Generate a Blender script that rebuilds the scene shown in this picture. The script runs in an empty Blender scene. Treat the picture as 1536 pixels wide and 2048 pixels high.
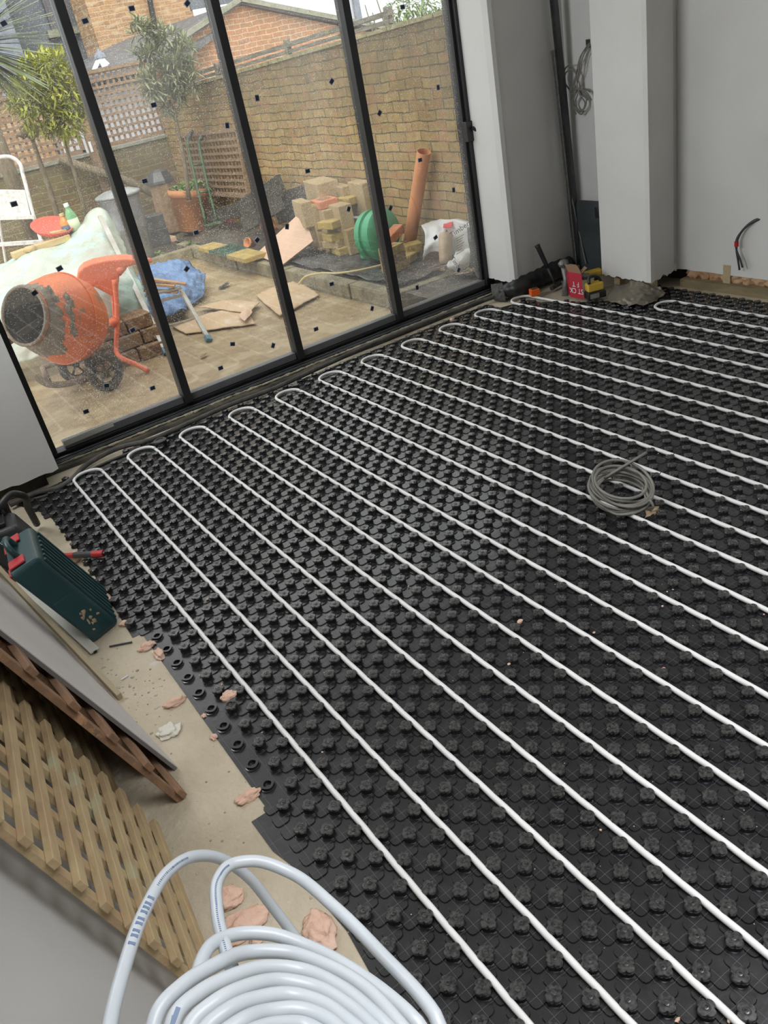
import bpy, bmesh, math, random
from mathutils import Vector, Matrix, noise
random.seed(7)
S = bpy.context.scene
COL = S.collection
V = Vector
# ---------------------------------------------------------------- camera
F = 1634.27
R = Matrix(((0.8170850, -0.5476382, -0.1801790), (-0.4110875, -0.3343222, -0.8480777), (0.4042019, 0.7670209, -0.4982968)))
T = V((-0.33620, -2.53726, 1.69590))
cam_d = bpy.data.cameras.new('camera')
cam = bpy.data.objects.new('camera', cam_d)
COL.objects.link(cam)
cam_d.sensor_fit = 'HORIZONTAL'
cam_d.sensor_width = 36
cam_d.lens = F / 1536 * 36
cam_d.clip_start = 0.02
m = Matrix((R[0], -R[1], -R[2])).transposed().to_4x4()
m.translation = T
cam.matrix_world = m
S.camera = cam
# ---------------------------------------------------------------- light
S.view_settings.view_transform = 'Standard'
S.view_settings.look = 'None'
S.view_settings.gamma = 1
S.view_settings.use_curve_mapping = False
S.view_settings.exposure = 1.45
W = bpy.data.worlds.new('overcast_sky')
S.world = W
W.use_nodes = True
wn = W.node_tree.nodes
wl = W.node_tree.links
bg = wn['Background']
tc = wn.new('ShaderNodeTexCoord')
ns = wn.new('ShaderNodeTexNoise')
ns.inputs['Scale'].default_value = 1.6
ns.inputs['Detail'].default_value = 5
cr = wn.new('ShaderNodeValToRGB')
cr.color_ramp.elements[0].position = 0.3
cr.color_ramp.elements[0].color = (0.74, 0.79, 0.86, 1)
cr.color_ramp.elements[1].position = 0.7
cr.color_ramp.elements[1].color = (0.98, 0.98, 0.97, 1)
wl.new(tc.outputs['Generated'], ns.inputs['Vector'])
wl.new(ns.outputs['Fac'], cr.inputs['Fac'])
wl.new(cr.outputs['Color'], bg.inputs['Color'])
bg.inputs['Strength'].default_value = 0.95


def sun(rot, e, ang, col):
    d = bpy.data.lights.new('sun', 'SUN')
    d.energy = e
    d.angle = math.radians(ang)
    d.color = col
    o = bpy.data.objects.new('sun', d)
    o.rotation_euler = rot
    COL.objects.link(o)


def area(loc, rot, sx, sy, e, col, spread=180):
    d = bpy.data.lights.new('room_fill', 'AREA')
    d.shape = 'RECTANGLE'
    d.size = sx
    d.size_y = sy
    d.energy = e
    d.color = col
    d.spread = math.radians(spread)
    o = bpy.data.objects.new('room_fill', d)
    o.location = loc
    o.rotation_euler = rot
    COL.objects.link(o)


sun((math.radians(38), math.radians(-22), 0), 1.0, 40, (1.0, 0.97, 0.92))
area((-0.76, 1.0, 2.15), (0, math.radians(-90), 0), 0.9, 1.1, 17, (0.96, 0.97, 1.0))        # added side fill for the left-facing walls; no window is built there
area((0.9, -2.25, 2.72), (0, 0, 0), 2.2, 1.0, 15, (0.96, 0.97, 1.0), 115)        # added floor fill for an inferred unseen skylight; cone narrowed to spare walls





# ---------------------------------------------------------------- helpers
def ray(px, py):
    a = V(((px - 768) / F, (py - 1024) / F, 1))
    return R.transposed() @ a


def at(px, py, X=None, Y=None, Z=None, D=None):
    d = ray(px, py)
    if X is not None: s = (X - T.x) / d.x
    elif Y is not None: s = (Y - T.y) / d.y
    elif Z is not None: s = (Z - T.z) / d.z
    else: s = D
    return T + d * s


ORG = {}


class MB:
    def __init__(s):
        s.v = []; s.f = []

    def add(s, vs, fs):
        n = len(s.v)
        s.v += [tuple(x) for x in vs]
        s.f += [tuple(i + n for i in f) for f in fs]
        return s

    def pbox(s, o, a, b, c):
        """parallelepiped from corner o with edge vectors a b c"""
        o, a, b, c = V(o), V(a), V(b), V(c)
        vs = [o, o + a, o + a + b, o + b, o + c, o + a + c, o + a + b + c, o + b + c]
        fs = [(0, 3, 2, 1), (4, 5, 6, 7), (0, 1, 5, 4), (1, 2, 6, 5), (2, 3, 7, 6), (3, 0, 4, 7)]
        if a.cross(b).dot(c) < 0: fs = [f[::-1] for f in fs]
        return s.add(vs, fs)

    def box(s, p, q):
        p, q = V(p), V(q)
        lo = V([min(p[i], q[i]) for i in range(3)]); d = V([abs(p[i] - q[i]) for i in range(3)])
        return s.pbox(lo, (d.x, 0, 0), (0, d.y, 0), (0, 0, d.z))

    def beam(s, p, q, w, t, up=(0, 0, 1)):
        p, q = V(p), V(q); d = (q - p)
        a = d.cross(V(up)).normalized() * w
        b = a.cross(d).normalized() * t
        return s.pbox(p - a / 2 - b / 2, d, a, b)

    def tube(s, pts, r, seg=10, closed=False, cap=True):
        pts = [V(p) for p in pts]; n = len(pts)
        rr = r if isinstance(r, (list, tuple)) else [r] * n
        tg = []
        for i in range(n):
            if closed: a, b = pts[i - 1], pts[(i + 1) % n]
            else: a, b = pts[max(i - 1, 0)], pts[min(i + 1, n - 1)]
            tg.append((b - a).normalized() if (b - a).length > 1e-9 else V((0, 0, 1)))
        u = tg[0].orthogonal().normalized()
        vs = []
        for i in range(n):
            u = (u - tg[i] * u.dot(tg[i])).normalized(); w = tg[i].cross(u)
            for k in range(seg):
                an = 2 * math.pi * k / seg
                vs.append(pts[i] + (u * math.cos(an) + w * math.sin(an)) * rr[i])
        fs = []
        for i in range(n if closed else n - 1):
            j = (i + 1) % n
            for k in range(seg):
                l = (k + 1) % seg
                fs.append((i * seg + k, i * seg + l, j * seg + l, j * seg + k))
        if not closed and cap:
            fs.append(tuple(range(seg))[::-1]); fs.append(tuple((n - 1) * seg + k for k in range(seg)))
        return s.add(vs, fs)

    def lathe(s, o, axis, prof, seg=24, cap=True, sq=None):
        """prof list of (height, radius) along axis from o"""
        o, ax = V(o), V(axis).normalized()
        u = ax.orthogonal().normalized(); w = ax.cross(u)
        vs = []
        for h, r in prof:
            for k in range(seg):
                an = 2 * math.pi * k / seg
                vs.append(o + ax * h + (u * math.cos(an) + w * math.sin(an)) * r)
        fs = []
        for i in range(len(prof) - 1):
            for k in range(seg):
                l = (k + 1) % seg
                fs.append((i * seg + k, i * seg + l, (i + 1) * seg + l, (i + 1) * seg + k))
        if cap:
            fs.append(tuple(range(seg))[::-1]); n = len(prof)
            fs.append(tuple((n - 1) * seg + k for k in range(seg)))
        return s.add(vs, fs)

    def prism(s, poly, vec):
        poly = [V(p) for p in poly]; vec = V(vec); n = len(poly)
        vs = poly + [p + vec for p in poly]
        fs = [tuple(range(n))[::-1], tuple(range(n, 2 * n))] + [(i, (i + 1) % n, n + (i + 1) % n, n + i) for i in range(n)]
        return s.add(vs, fs)

    def grid(s, P):
        """P rows of points"""
        nr, nc = len(P), len(P[0])
        vs = [p for row in P for p in row]
        return s.add(vs, [(i * nc + j, i * nc + j + 1, (i + 1) * nc + j + 1, (i + 1) * nc + j) for i in range(nr - 1) for j in range(nc - 1)])

    def net(s, C, nu=40, nv=30, amp=0.0, fr=6.0, seed=0, thick=0.004, wob=None):
        """smooth surface through a net of control points, with wrinkles and a real thickness"""
        rows = [spline(r, nu) for r in C]
        colsp = [spline([r[j] for r in rows], nv) for j in range(len(rows[0]))]
        P = [[colsp[j][i] for j in range(len(colsp))] for i in range(len(colsp[0]))]
        out = []
        nr, nc = len(P), len(P[0])
        for side in (0, 1):
            for i in range(nr):
                for j in range(nc):
                    a = P[min(i + 1, nr - 1)][j] - P[max(i - 1, 0)][j]
                    b = P[i][min(j + 1, nc - 1)] - P[i][max(j - 1, 0)]
                    nn = a.cross(b)
                    nn = nn.normalized() if nn.length > 1e-9 else V((0, 0, 1))
                    p = P[i][j]
                    q = p * fr + V((seed, seed * 2, 0))
                    h = amp * (noise.noise(q) + 0.6 * abs(noise.noise(q * 2.3)) + 0.25 * noise.noise(q * 5)) if amp else 0
                    out.append(p + nn * (h + (thick if side else 0)))
        n = nr * nc
        fs = []
        for i in range(nr - 1):
            for j in range(nc - 1):
                a, b, c, d = i * nc + j, i * nc + j + 1, (i + 1) * nc + j + 1, (i + 1) * nc + j
                fs.append((a, b, c, d)); fs.append((d + n, c + n, b + n, a + n))
        ring = [j for j in range(nc)] + [i * nc + nc - 1 for i in range(1, nr)] + [(nr - 1) * nc + j for j in range(nc - 2, -1, -1)] + [i * nc for i in range(nr - 2, 0, -1)]
        for k in range(len(ring)):
            a, b = ring[k], ring[(k + 1) % len(ring)]
            fs.append((b, a, a + n, b + n))
        return s.add(out, fs)

    def blob(s, c, rad, seed=0, sub=3, amp=0.25, fr=2.0, flat=None):
        bm = bmesh.new()
        bmesh.ops.create_icosphere(bm, subdivisions=sub, radius=1)
        c, rad = V(c), V(rad)
        vs = []
        for v in bm.verts:
            p = v.co.copy()
            k = 1 + amp * noise.noise(p * fr + V((seed * 3.7, seed, 0))) + amp * 0.5 * noise.noise(p * fr * 2.7 + V((seed, 0, seed)))
            q = V((p.x * rad.x * k, p.y * rad.y * k, p.z * rad.z * k))
            if flat is not None and q.z < flat: q.z = flat
            vs.append(c + q)
        fs = [tuple(v.index for v in f.verts) for f in bm.faces]
        bm.free()
        return s.add(vs, fs)

    def build(s, name, mat, parent=None, smooth=False, bevel=0.0, origin=None, seg=2, auto=None, wire=None):
        me = bpy.data.meshes.new(name)
        if parent is not None:
            og = ORG[parent.name]
            loc = V((0, 0, 0))
        else:
            if origin is None:
                xs = [v[0] for v in s.v]; ys = [v[1] for v in s.v]; zs = [v[2] for v in s.v]
                og = V(((min(xs) + max(xs)) / 2, (min(ys) + max(ys)) / 2, min(zs)))
            else:
                og = V(origin)
            loc = og
        me.from_pydata([(v[0] - og.x, v[1] - og.y, v[2] - og.z) for v in s.v], [], s.f)
        me.update()
        if smooth:
            me.polygons.foreach_set('use_smooth', [True] * len(me.polygons))
        o = bpy.data.objects.new(name, me)
        COL.objects.link(o)
        o.location = loc
        if parent is not None: o.parent = parent
        ORG[o.name] = og
        me.materials.append(mat)
        if bevel:
            b = o.modifiers.new('bevel', 'BEVEL'); b.width = bevel; b.segments = seg; b.limit_method = 'ANGLE'; b.angle_limit = 0.6
        if auto:
            me.polygons.foreach_set('use_smooth', [True] * len(me.polygons))
            me.set_sharp_from_angle(angle=auto)
        return o


def spline(P, n, closed=False):
    """Catmull-Rom with chord-length tangents, so that uneven spacing makes no kinks"""
    P = [V(p) for p in P]
    m = len(P)
    if m == 2: return [P[0].lerp(P[1], i / (n - 1)) for i in range(n)]
    tot = m if closed else m - 1
    seg = [max((P[(i + 1) % m] - P[i]).length, 1e-6) for i in range(tot)]

    def tan(i):
        if closed: i0, i1, d0, d1 = (i - 1) % m, (i + 1) % m, seg[(i - 1) % m], seg[i % m]
        else:
            if i == 0: return (P[1] - P[0]) / seg[0]
            if i == m - 1: return (P[-1] - P[-2]) / seg[-1]
            i0, i1, d0, d1 = i - 1, i + 1, seg[i - 1], seg[i]
        a = (P[i % m] - P[i0]) / d0; b = (P[i1] - P[i % m]) / d1
        return (a * d1 + b * d0) / (d0 + d1)
    tg = [tan(i) for i in range(m)]
    out = []
    for k in range(n):
        t = k / (n if closed else n - 1) * tot
        i = min(int(t), tot - 1); u = t - i
        a, b, ta, tb, L = P[i], P[(i + 1) % m], tg[i], tg[(i + 1) % m], seg[i]
        u2, u3 = u * u, u * u * u
        out.append(a * (2 * u3 - 3 * u2 + 1) + ta * L * (u3 - 2 * u2 + u) + b * (3 * u2 - 2 * u3) + tb * L * (u3 - u2))
    return out


def thing(name, label, cat, loc=(0, 0, 0), group=None):
    o = bpy.data.objects.new(name, None)
    o.empty_display_size = 0.05
    COL.objects.link(o); o.location = V(loc)
    ORG[o.name] = V(loc)
    return tag(o, label, cat, group)


def tag(o, label, cat, group=None, kind=None):
    o['label'] = label; o['category'] = cat
    if group: o['group'] = group
    if kind: o['kind'] = kind
    return o


def struct(o):
    o['kind'] = 'structure'
    return o


# ---------------------------------------------------------------- materials
def nt(name):
    m = bpy.data.materials.new(name); m.use_nodes = True
    return m, m.node_tree.nodes, m.node_tree.links, m.node_tree.nodes['Principled BSDF']


def mat(name, c, rough=0.6, metal=0.0, c2=None, sc=8.0, bump=0.0, bsc=None, spec=0.5, detail=6, lo=0.35, hi=0.65, trans=0.0, alpha=1.0, coat=0.0, stretch=None, c3=None, sc3=3.0, p3=0.62, bd=0.02):
    """one surface: base colour, a second colour in noise patches, optional dirt colour and bump"""
    m, N, L, P = nt(name)
    P.inputs['Roughness'].default_value = rough
    P.inputs['Metallic'].default_value = metal
    P.inputs['Specular IOR Level'].default_value = spec
    P.inputs['Base Color'].default_value = (*c, 1)
    if trans: P.inputs['Transmission Weight'].default_value = trans
    if alpha < 1: P.inputs['Alpha'].default_value = alpha
    if coat: P.inputs['Coat Weight'].default_value = coat
    tc = N.new('ShaderNodeTexCoord'); src = tc.outputs['Object']
    if stretch:
        mp = N.new('ShaderNodeMapping'); mp.inputs['Scale'].default_value = stretch
        L.new(src, mp.inputs['Vector']); src = mp.outputs['Vector']
    out = None
    if c2 is not None:
        n = N.new('ShaderNodeTexNoise'); n.inputs['Scale'].default_value = sc; n.inputs['Detail'].default_value = detail
        r = N.new('ShaderNodeValToRGB')
        r.color_ramp.elements[0].position = lo; r.color_ramp.elements[0].color = (*c, 1)
        r.color_ramp.elements[1].position = hi; r.color_ramp.elements[1].color = (*c2, 1)
        L.new(src, n.inputs['Vector']); L.new(n.outputs['Fac'], r.inputs['Fac'])
        out = r.outputs['Color']
    if c3 is not None:
        n = N.new('ShaderNodeTexNoise'); n.inputs['Scale'].default_value = sc3; n.inputs['Detail'].default_value = 8; n.inputs['Roughness'].default_value = 0.7
        r = N.new('ShaderNodeValToRGB'); r.color_ramp.elements[0].position = p3; r.color_ramp.elements[1].position = p3 + 0.05
        mx = N.new('ShaderNodeMix'); mx.data_type = 'RGBA'
        L.new(tc.outputs['Object'], n.inputs['Vector']); L.new(n.outputs['Fac'], r.inputs['Fac']); L.new(r.outputs['Color'], mx.inputs['Factor'])
        if out: L.new(out, mx.inputs['A'])
        else: mx.inputs['A'].default_value = (*c, 1)
        mx.inputs['B'].default_value = (*c3, 1)
        out = mx.outputs['Result']
    if out: L.new(out, P.inputs['Base Color'])
    if bump:
        n = N.new('ShaderNodeTexNoise'); n.inputs['Scale'].default_value = bsc or sc * 3; n.inputs['Detail'].default_value = 5
        b = N.new('ShaderNodeBump'); b.inputs['Strength'].default_value = bump; b.inputs['Distance'].default_value = bd
        L.new(src, n.inputs['Vector']); L.new(n.outputs['Fac'], b.inputs['Height']); L.new(b.outputs['Normal'], P.inputs['Normal'])
    return m


def brick_mat(name, axes, c1, c2, mortar, bw=0.225, rh=0.075, mort=0.012, dirt=None, dz=(0, 1), stain=(0.05, 0.05, 0.04), moss=None, bump=0.6, warp=0.012, offset=0.5, rough=0.9, tint=None):
    m, N, L, P = nt(name)
    P.inputs['Roughness'].default_value = rough
    tc = N.new('ShaderNodeTexCoord'); sx = N.new('ShaderNodeSeparateXYZ'); cb = N.new('ShaderNodeCombineXYZ')
    L.new(tc.outputs['Object'], sx.inputs[0])
    L.new(sx.outputs[axes[0]], cb.inputs[0]); L.new(sx.outputs[axes[1]], cb.inputs[1])
    n0 = N.new('ShaderNodeTexNoise'); n0.inputs['Scale'].default_value = 3.5; n0.inputs['Detail'].default_value = 3
    L.new(tc.outputs['Object'], n0.inputs['Vector'])
    sb = N.new('ShaderNodeVectorMath'); sb.operation = 'SUBTRACT'; sb.inputs[1].default_value = (0.5, 0.5, 0.5)
    sc = N.new('ShaderNodeVectorMath'); sc.operation = 'SCALE'; sc.inputs['Scale'].default_value = warp * 4
    ad = N.new('ShaderNodeVectorMath'); ad.operation = 'ADD'
    L.new(n0.outputs['Color'], sb.inputs[0]); L.new(sb.outputs[0], sc.inputs[0]); L.new(cb.outputs[0], ad.inputs[0]); L.new(sc.outputs[0], ad.inputs[1])
    b = N.new('ShaderNodeTexBrick')
    b.inputs['Scale'].default_value = 1; b.inputs['Brick Width'].default_value = bw; b.inputs['Row Height'].default_value = rh
    b.inputs['Mortar Size'].default_value = mort / 2; b.inputs['Mortar Smooth'].default_value = 0.4; b.offset = offset
    b.inputs['Color1'].default_value = (*c1, 1); b.inputs['Color2'].default_value = (*c2, 1); b.inputs['Mortar'].default_value = (*mortar, 1)
    L.new(ad.outputs[0], b.inputs['Vector'])
    n1 = N.new('ShaderNodeTexNoise'); n1.inputs['Scale'].default_value = 14; n1.inputs['Detail'].default_value = 8; n1.inputs['Roughness'].default_value = 0.7
    L.new(tc.outputs['Object'], n1.inputs['Vector'])
    r1 = N.new('ShaderNodeValToRGB'); r1.color_ramp.elements[0].position = 0.3; r1.color_ramp.elements[0].color = (0.5, 0.5, 0.5, 1)
    r1.color_ramp.elements[1].position = 0.7; r1.color_ramp.elements[1].color = (1.3, 1.3, 1.3, 1)
    L.new(n1.outputs['Fac'], r1.inputs['Fac'])
    mu = N.new('ShaderNodeMix'); mu.data_type = 'RGBA'; mu.blend_type = 'MULTIPLY'; mu.inputs['Factor'].default_value = 0.6
    L.new(b.outputs['Color'], mu.inputs['A']); L.new(r1.outputs['Color'], mu.inputs['B'])
    out = mu.outputs['Result']
    if tint:
        n3 = N.new('ShaderNodeTexNoise'); n3.inputs['Scale'].default_value = 4.5
        mp = N.new('ShaderNodeMapping'); mp.inputs['Scale'].default_value = (1, 1, 3); L.new(tc.outputs['Object'], mp.inputs['Vector']); L.new(mp.outputs['Vector'], n3.inputs['Vector'])
        r3 = N.new('ShaderNodeValToRGB'); r3.color_ramp.elements[0].position = 0.52; r3.color_ramp.elements[1].position = 0.62
        L.new(n3.outputs['Fac'], r3.inputs['Fac'])
        mx = N.new('ShaderNodeMix'); mx.data_type = 'RGBA'; mx.inputs['B'].default_value = (*tint, 1)
        ml = N.new('ShaderNodeMath'); ml.operation = 'MULTIPLY'; ml.inputs[1].default_value = 0.6
        L.new(r3.outputs['Color'], ml.inputs[0]); L.new(ml.outputs[0], mx.inputs['Factor']); L.new(out, mx.inputs['A']); out = mx.outputs['Result']
    if dirt:
        # soot and lichen that settle towards the coping, a property of the old wall itself
        mr = N.new('ShaderNodeMapRange'); mr.inputs['From Min'].default_value = dz[0]; mr.inputs['From Max'].default_value = dz[1]
        L.new(sx.outputs[2], mr.inputs['Value'])
        n2 = N.new('ShaderNodeTexNoise'); n2.inputs['Scale'].default_value = 5; n2.inputs['Detail'].default_value = 9; n2.inputs['Roughness'].default_value = 0.75
        L.new(tc.outputs['Object'], n2.inputs['Vector'])
        a2 = N.new('ShaderNodeMath'); a2.operation = 'MULTIPLY_ADD'; a2.inputs[1].default_value = 1.6; a2.inputs[2].default_value = -0.8
        L.new(n2.outputs['Fac'], a2.inputs[0])
        a3 = N.new('ShaderNodeMath'); a3.operation = 'ADD'; a3.use_clamp = True
        L.new(mr.outputs[0], a3.inputs[0]); L.new(a2.outputs[0], a3.inputs[1])
        a4 = N.new('ShaderNodeMath'); a4.operation = 'MULTIPLY'; a4.inputs[1].default_value = dirt
        L.new(a3.outputs[0], a4.inputs[0])
        mx = N.new('ShaderNodeMix'); mx.data_type = 'RGBA'; mx.inputs['B'].default_value = (*stain, 1)
        L.new(a4.outputs[0], mx.inputs['Factor']); L.new(out, mx.inputs['A']); out = mx.outputs['Result']
    L.new(out, P.inputs['Base Color'])
    bp = N.new('ShaderNodeBump'); bp.inputs['Strength'].default_value = bump; bp.inputs['Distance'].default_value = 0.012; bp.invert = True
    am = N.new('ShaderNodeMath'); am.operation = 'MULTIPLY_ADD'; am.inputs[1].default_value = 0.5
    L.new(n1.outputs['Fac'], am.inputs[0]); L.new(b.outputs['Fac'], am.inputs[2]); L.new(am.outputs[0], bp.inputs['Height'])
    L.new(bp.outputs['Normal'], P.inputs['Normal'])
    return m


M = {}
M['plaster'] = mat('plaster', (0.68, 0.68, 0.66), 0.85, c2=(0.72, 0.72, 0.70), sc=3, bump=0.05, bsc=30)
M['plaster_raw'] = mat('raw_plasterboard', (0.50, 0.49, 0.47), 0.9, c2=(0.56, 0.55, 0.53), sc=5, bump=0.1, bsc=40)
M['screed'] = mat('screed', (0.42, 0.36, 0.26), 0.88, c2=(0.54, 0.47, 0.355), sc=5, bump=0.35, bsc=45, c3=(0.60, 0.57, 0.50), sc3=4.0, p3=0.60)
M['slab_edge'] = mat('slab_edge', (0.035, 0.033, 0.028), 0.95, c2=(0.10, 0.085, 0.06), sc=9, bump=0.6, bsc=30)
M['mortar'] = mat('mortar', (0.36, 0.32, 0.24), 0.95, c2=(0.25, 0.22, 0.16), sc=20, bump=0.8, bsc=50)
M['frame'] = mat('door_frame', (0.012, 0.013, 0.015), 0.42, c2=(0.02, 0.021, 0.023), sc=4)
M['rail'] = mat('door_rail', (0.12, 0.125, 0.13), 0.35, c2=(0.14, 0.145, 0.15), sc=6)
M['black'] = mat('black_plastic', (0.012, 0.012, 0.013), 0.4, c2=(0.025, 0.025, 0.026), sc=12)
M['pipe_white'] = mat('pipe_white', (0.72, 0.72, 0.70), 0.38, c2=(0.78, 0.78, 0.76), sc=15)
M['rubber'] = mat('rubber_tube', (0.035, 0.034, 0.033), 0.7, c2=(0.09, 0.085, 0.075), sc=14, bump=0.3, bsc=60)
# ---------------------------------------------------------------- room shell
h = 0.05
struct(MB().box((-0.80, -4.6, -0.12), (4.05, 2.02, 0.0)).build('floor', M['screed']))
struct(MB().box((-0.92, -4.6, -0.12), (-0.80, 1.70, 2.9)).build('wall_left', M['plaster']))
wb = MB().box((-0.92, -4.72, 0), (4.05, -4.6, 2.9))
struct(wb.build('wall_back', M['plaster']))
ce = MB(); ce.box((-0.92, -4.72, 2.75), (4.05, 2.1, 2.9))
struct(ce.build('ceiling', M['plaster']))


def ragged(poly, vec, name, m, n=14, amp=0.006):
    return MB().prism(poly, vec).build(name, m)


# window wall: left pier, its ragged lower edge hovers above the slab
def ragged_wall(name, p, q, zb, zt, thick, m, seed=1, amp=0.012, n=26, side=1):
    p, q = V(p), V(q); d = q - p
    nrm = V((-d.y, d.x, 0)).normalized() * thick * side
    pts = []
    for i in range(n + 1):
        a = p + d * (i / n); z = zb + amp * noise.noise(V((i * 0.7, seed * 5.3, 0))) * (0 if i in (0, n) else 1)
        pts.append(V((a.x, a.y, z)))
    pts += [V((q.x, q.y, zt)), V((p.x, p.y, zt))]
    mb = MB()
    nn = len(pts)
    vs = pts + [x + nrm for x in pts]
    fs = [tuple(range(nn)), tuple(range(nn, 2 * nn))[::-1]] + [((i + 1) % nn, i, nn + i, nn + (i + 1) % nn) for i in range(nn)]
    mb.add(vs, fs)
    return mb.build(name, m, bevel=0)


struct(ragged_wall('wall_front', (-0.80, 1.66, 0), (0.085, 1.66, 0), 0.10, 2.75, 0.055, M['plaster'], 2))
jr = MB().box((0.045, 1.715, 0.10), (0.085, 2.02, 2.75))
struct(jr.build('trim_1', M['rail']))
st = MB().box((-0.80, 1.76, 0.0), (0.02, 2.0, 0.10)); st.box((-0.80, 1.80, 0.10), (0.045, 2.0, 2.75))
struct(st.build('wall_front_block', M['slab_edge']))
hd = MB().box((0.045, 1.72, 2.36), (3.3, 2.14, 2.75))
struct(hd.build('wall_front_header', M['plaster']))
# right pier beside the doors
struct(ragged_wall('wall_pier', (3.262, 2.06, 0), (3.235, 1.705, 0), 0.10, 2.75, 0.03, M['plaster'], 3, amp=0.015))
struct(ragged_wall('wall_pier_return', (3.235, 1.705, 0), (3.90, 1.765, 0), 0.10, 2.75, 0.05, M['plaster'], 4))
struct(MB().box((3.29, 1.85, 0.10), (3.9, 2.14, 2.75)).build('wall_pier_core', M['slab_edge']))
# right wall, pillar
struct(ragged_wall('wall_right', (3.868, 1.80, 0), (3.868, 0.90, 0), 0.10, 2.75, 0.05, M['plaster'], 5))
struct(ragged_wall('wall_right_long', (3.875, 0.90, 0), (3.955, -4.6, 0), 0.10, 2.75, 0.05, M['plaster'], 6, n=90, amp=0.008))
struct(ragged_wall('wall_pillar', (3.612, 1.285, 0), (3.592, 0.868, 0), 0.10, 2.75, 0.03, M['plaster'], 7, amp=0.02))
struct(ragged_wall('wall_pillar_side', (3.592, 0.868, 0), (3.876, 0.905, 0), 0.10, 2.75, 0.03, M['plaster'], 8, amp=0.02))
struct(MB().box((3.63, 0.90, 0.14), (3.87, 1.28, 2.75)).build('wall_pillar_core', M['plaster_raw']))
M['timber_new'] = mat('new_timber', (0.42, 0.33, 0.19), 0.8, c2=(0.52, 0.42, 0.27), sc=6, stretch=(1, 12, 12), bump=0.1)
M['timber_damp'] = mat('damp_timber', (0.20, 0.16, 0.09), 0.85, c2=(0.28, 0.23, 0.13), sc=8, stretch=(3, 1, 3), bump=0.15)
sp = MB(); sp.prism([(3.845, 0.86, 0), (3.925, -4.6, 0), (3.99, -4.6, 0), (3.94, 0.86, 0)], (0, 0, 0.05))
struct(sp.build('baseboard_right', M['timber_damp']))
for k in range(12):
    y = 0.55 - k * 0.42
    x = 3.872 + (0.9 - y) * 0.0146
    struct(MB().box((x, y - 0.025, 0.05), (x + 0.06, y + 0.025, 0.16)).build('trim_stud', M['timber_new'], bevel=0.002))
struct(MB().box((3.98, -4.6, 0.0), (4.02, 1.9, 2.75)).build('wall_right_core', M['slab_edge']))
M['foam'] = mat('expanding_foam', (0.66, 0.42, 0.31), 0.75, c2=(0.74, 0.52, 0.40), sc=9, bump=0.5, bsc=40)
M['foam_old'] = mat('old_foam', (0.50, 0.30, 0.17), 0.8, c2=(0.60, 0.40, 0.24), sc=9, bump=0.6, bsc=30)
fi = MB()
for k in range(46):
    y = 0.80 - k * 0.075
    fi.blob((3.915 + (0.9 - y) * 0.0146, y, 0.085), (0.035, 0.05, 0.045), k, 3, 0.5)
struct(tag(fi.build('wall_foam_filling', M['foam_old'], smooth=True), 'brown expanding foam filling the gap under the right wall', 'foam'))
# blocks carrying the pillar
for (x, y) in ((3.66, 1.20), (3.62, 0.905)):
    struct(MB().box((x, y - 0.02, 0.0), (x + 0.05, y + 0.03, 0.13)).build('trim_block', M['timber_new'], bevel=0.002))

# ---------------------------------------------------------------- slab edge, mortar line, tubes under the doors
se = MB()
P = []
for i in range(60):
    x = -0.8 + i * 4.75 / 59
    P.append([V((x, 1.855 + 0.008 * noise.noise(V((x * 6, 1, 0))), 0.0)), V((x, 1.862, 0.014 + 0.008 * noise.noise(V((x * 4, 3, 0))))), V((x, 1.90, 0.020 + 0.008 * noise.noise(V((x * 9, 5, 0))))), V((x, 1.96, 0.012))])
se.grid(P)
struct(se.build('trim_2', M['slab_edge'], smooth=True))
mo = MB()
for i in range(90):
    x = 0.15 + i * 3.1 / 90 + random.uniform(-0.01, 0.01)
    mo.blob((x, 1.905 + 0.012 * noise.noise(V((x * 3, 0, 0))), 0.022), (0.035, 0.006 + 0.009 * random.random(), 0.007), i, 2, 0.6)
struct(tag(mo.build('trim_3', M['mortar'], smooth=True), 'ragged line of dried mortar under the door track', 'mortar'))
pts = [at(*p) for p in ()]
tb = [(20, 1010, .03), (75, 985, .03), (118, 975, .02), (145, 957, .02), (170, 932, .02), (235, 897, .03), (300, 880, .03), (380, 845, .03), (460, 810, .03), (540, 780, .03), (640, 735, .03), (740, 690, .03), (850, 645, .03), (930, 615, .03), (1000, 590, .03), (1050, 575, .03)]
o = MB().tube(spline([at(a, b, Z=z) for a, b, z in tb], 120), 0.0135, 12).build('flexible_conduit', M['rubber'], smooth=True)
tag(o, 'long black flexible conduit lying along the foot of the glazed doors', 'conduit')
tb = [(60, 1000), (110, 985), (145, 962), (190, 935), (260, 905), (350, 868), (420, 840)]
o = MB().tube(spline([at(a, b, Z=0.009) for a, b in tb], 60), 0.0075, 8).build('thin_cable', M['rubber'], smooth=True)
tag(o, 'thin grey cable lying on the screed beside the black conduit', 'cable')

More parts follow.
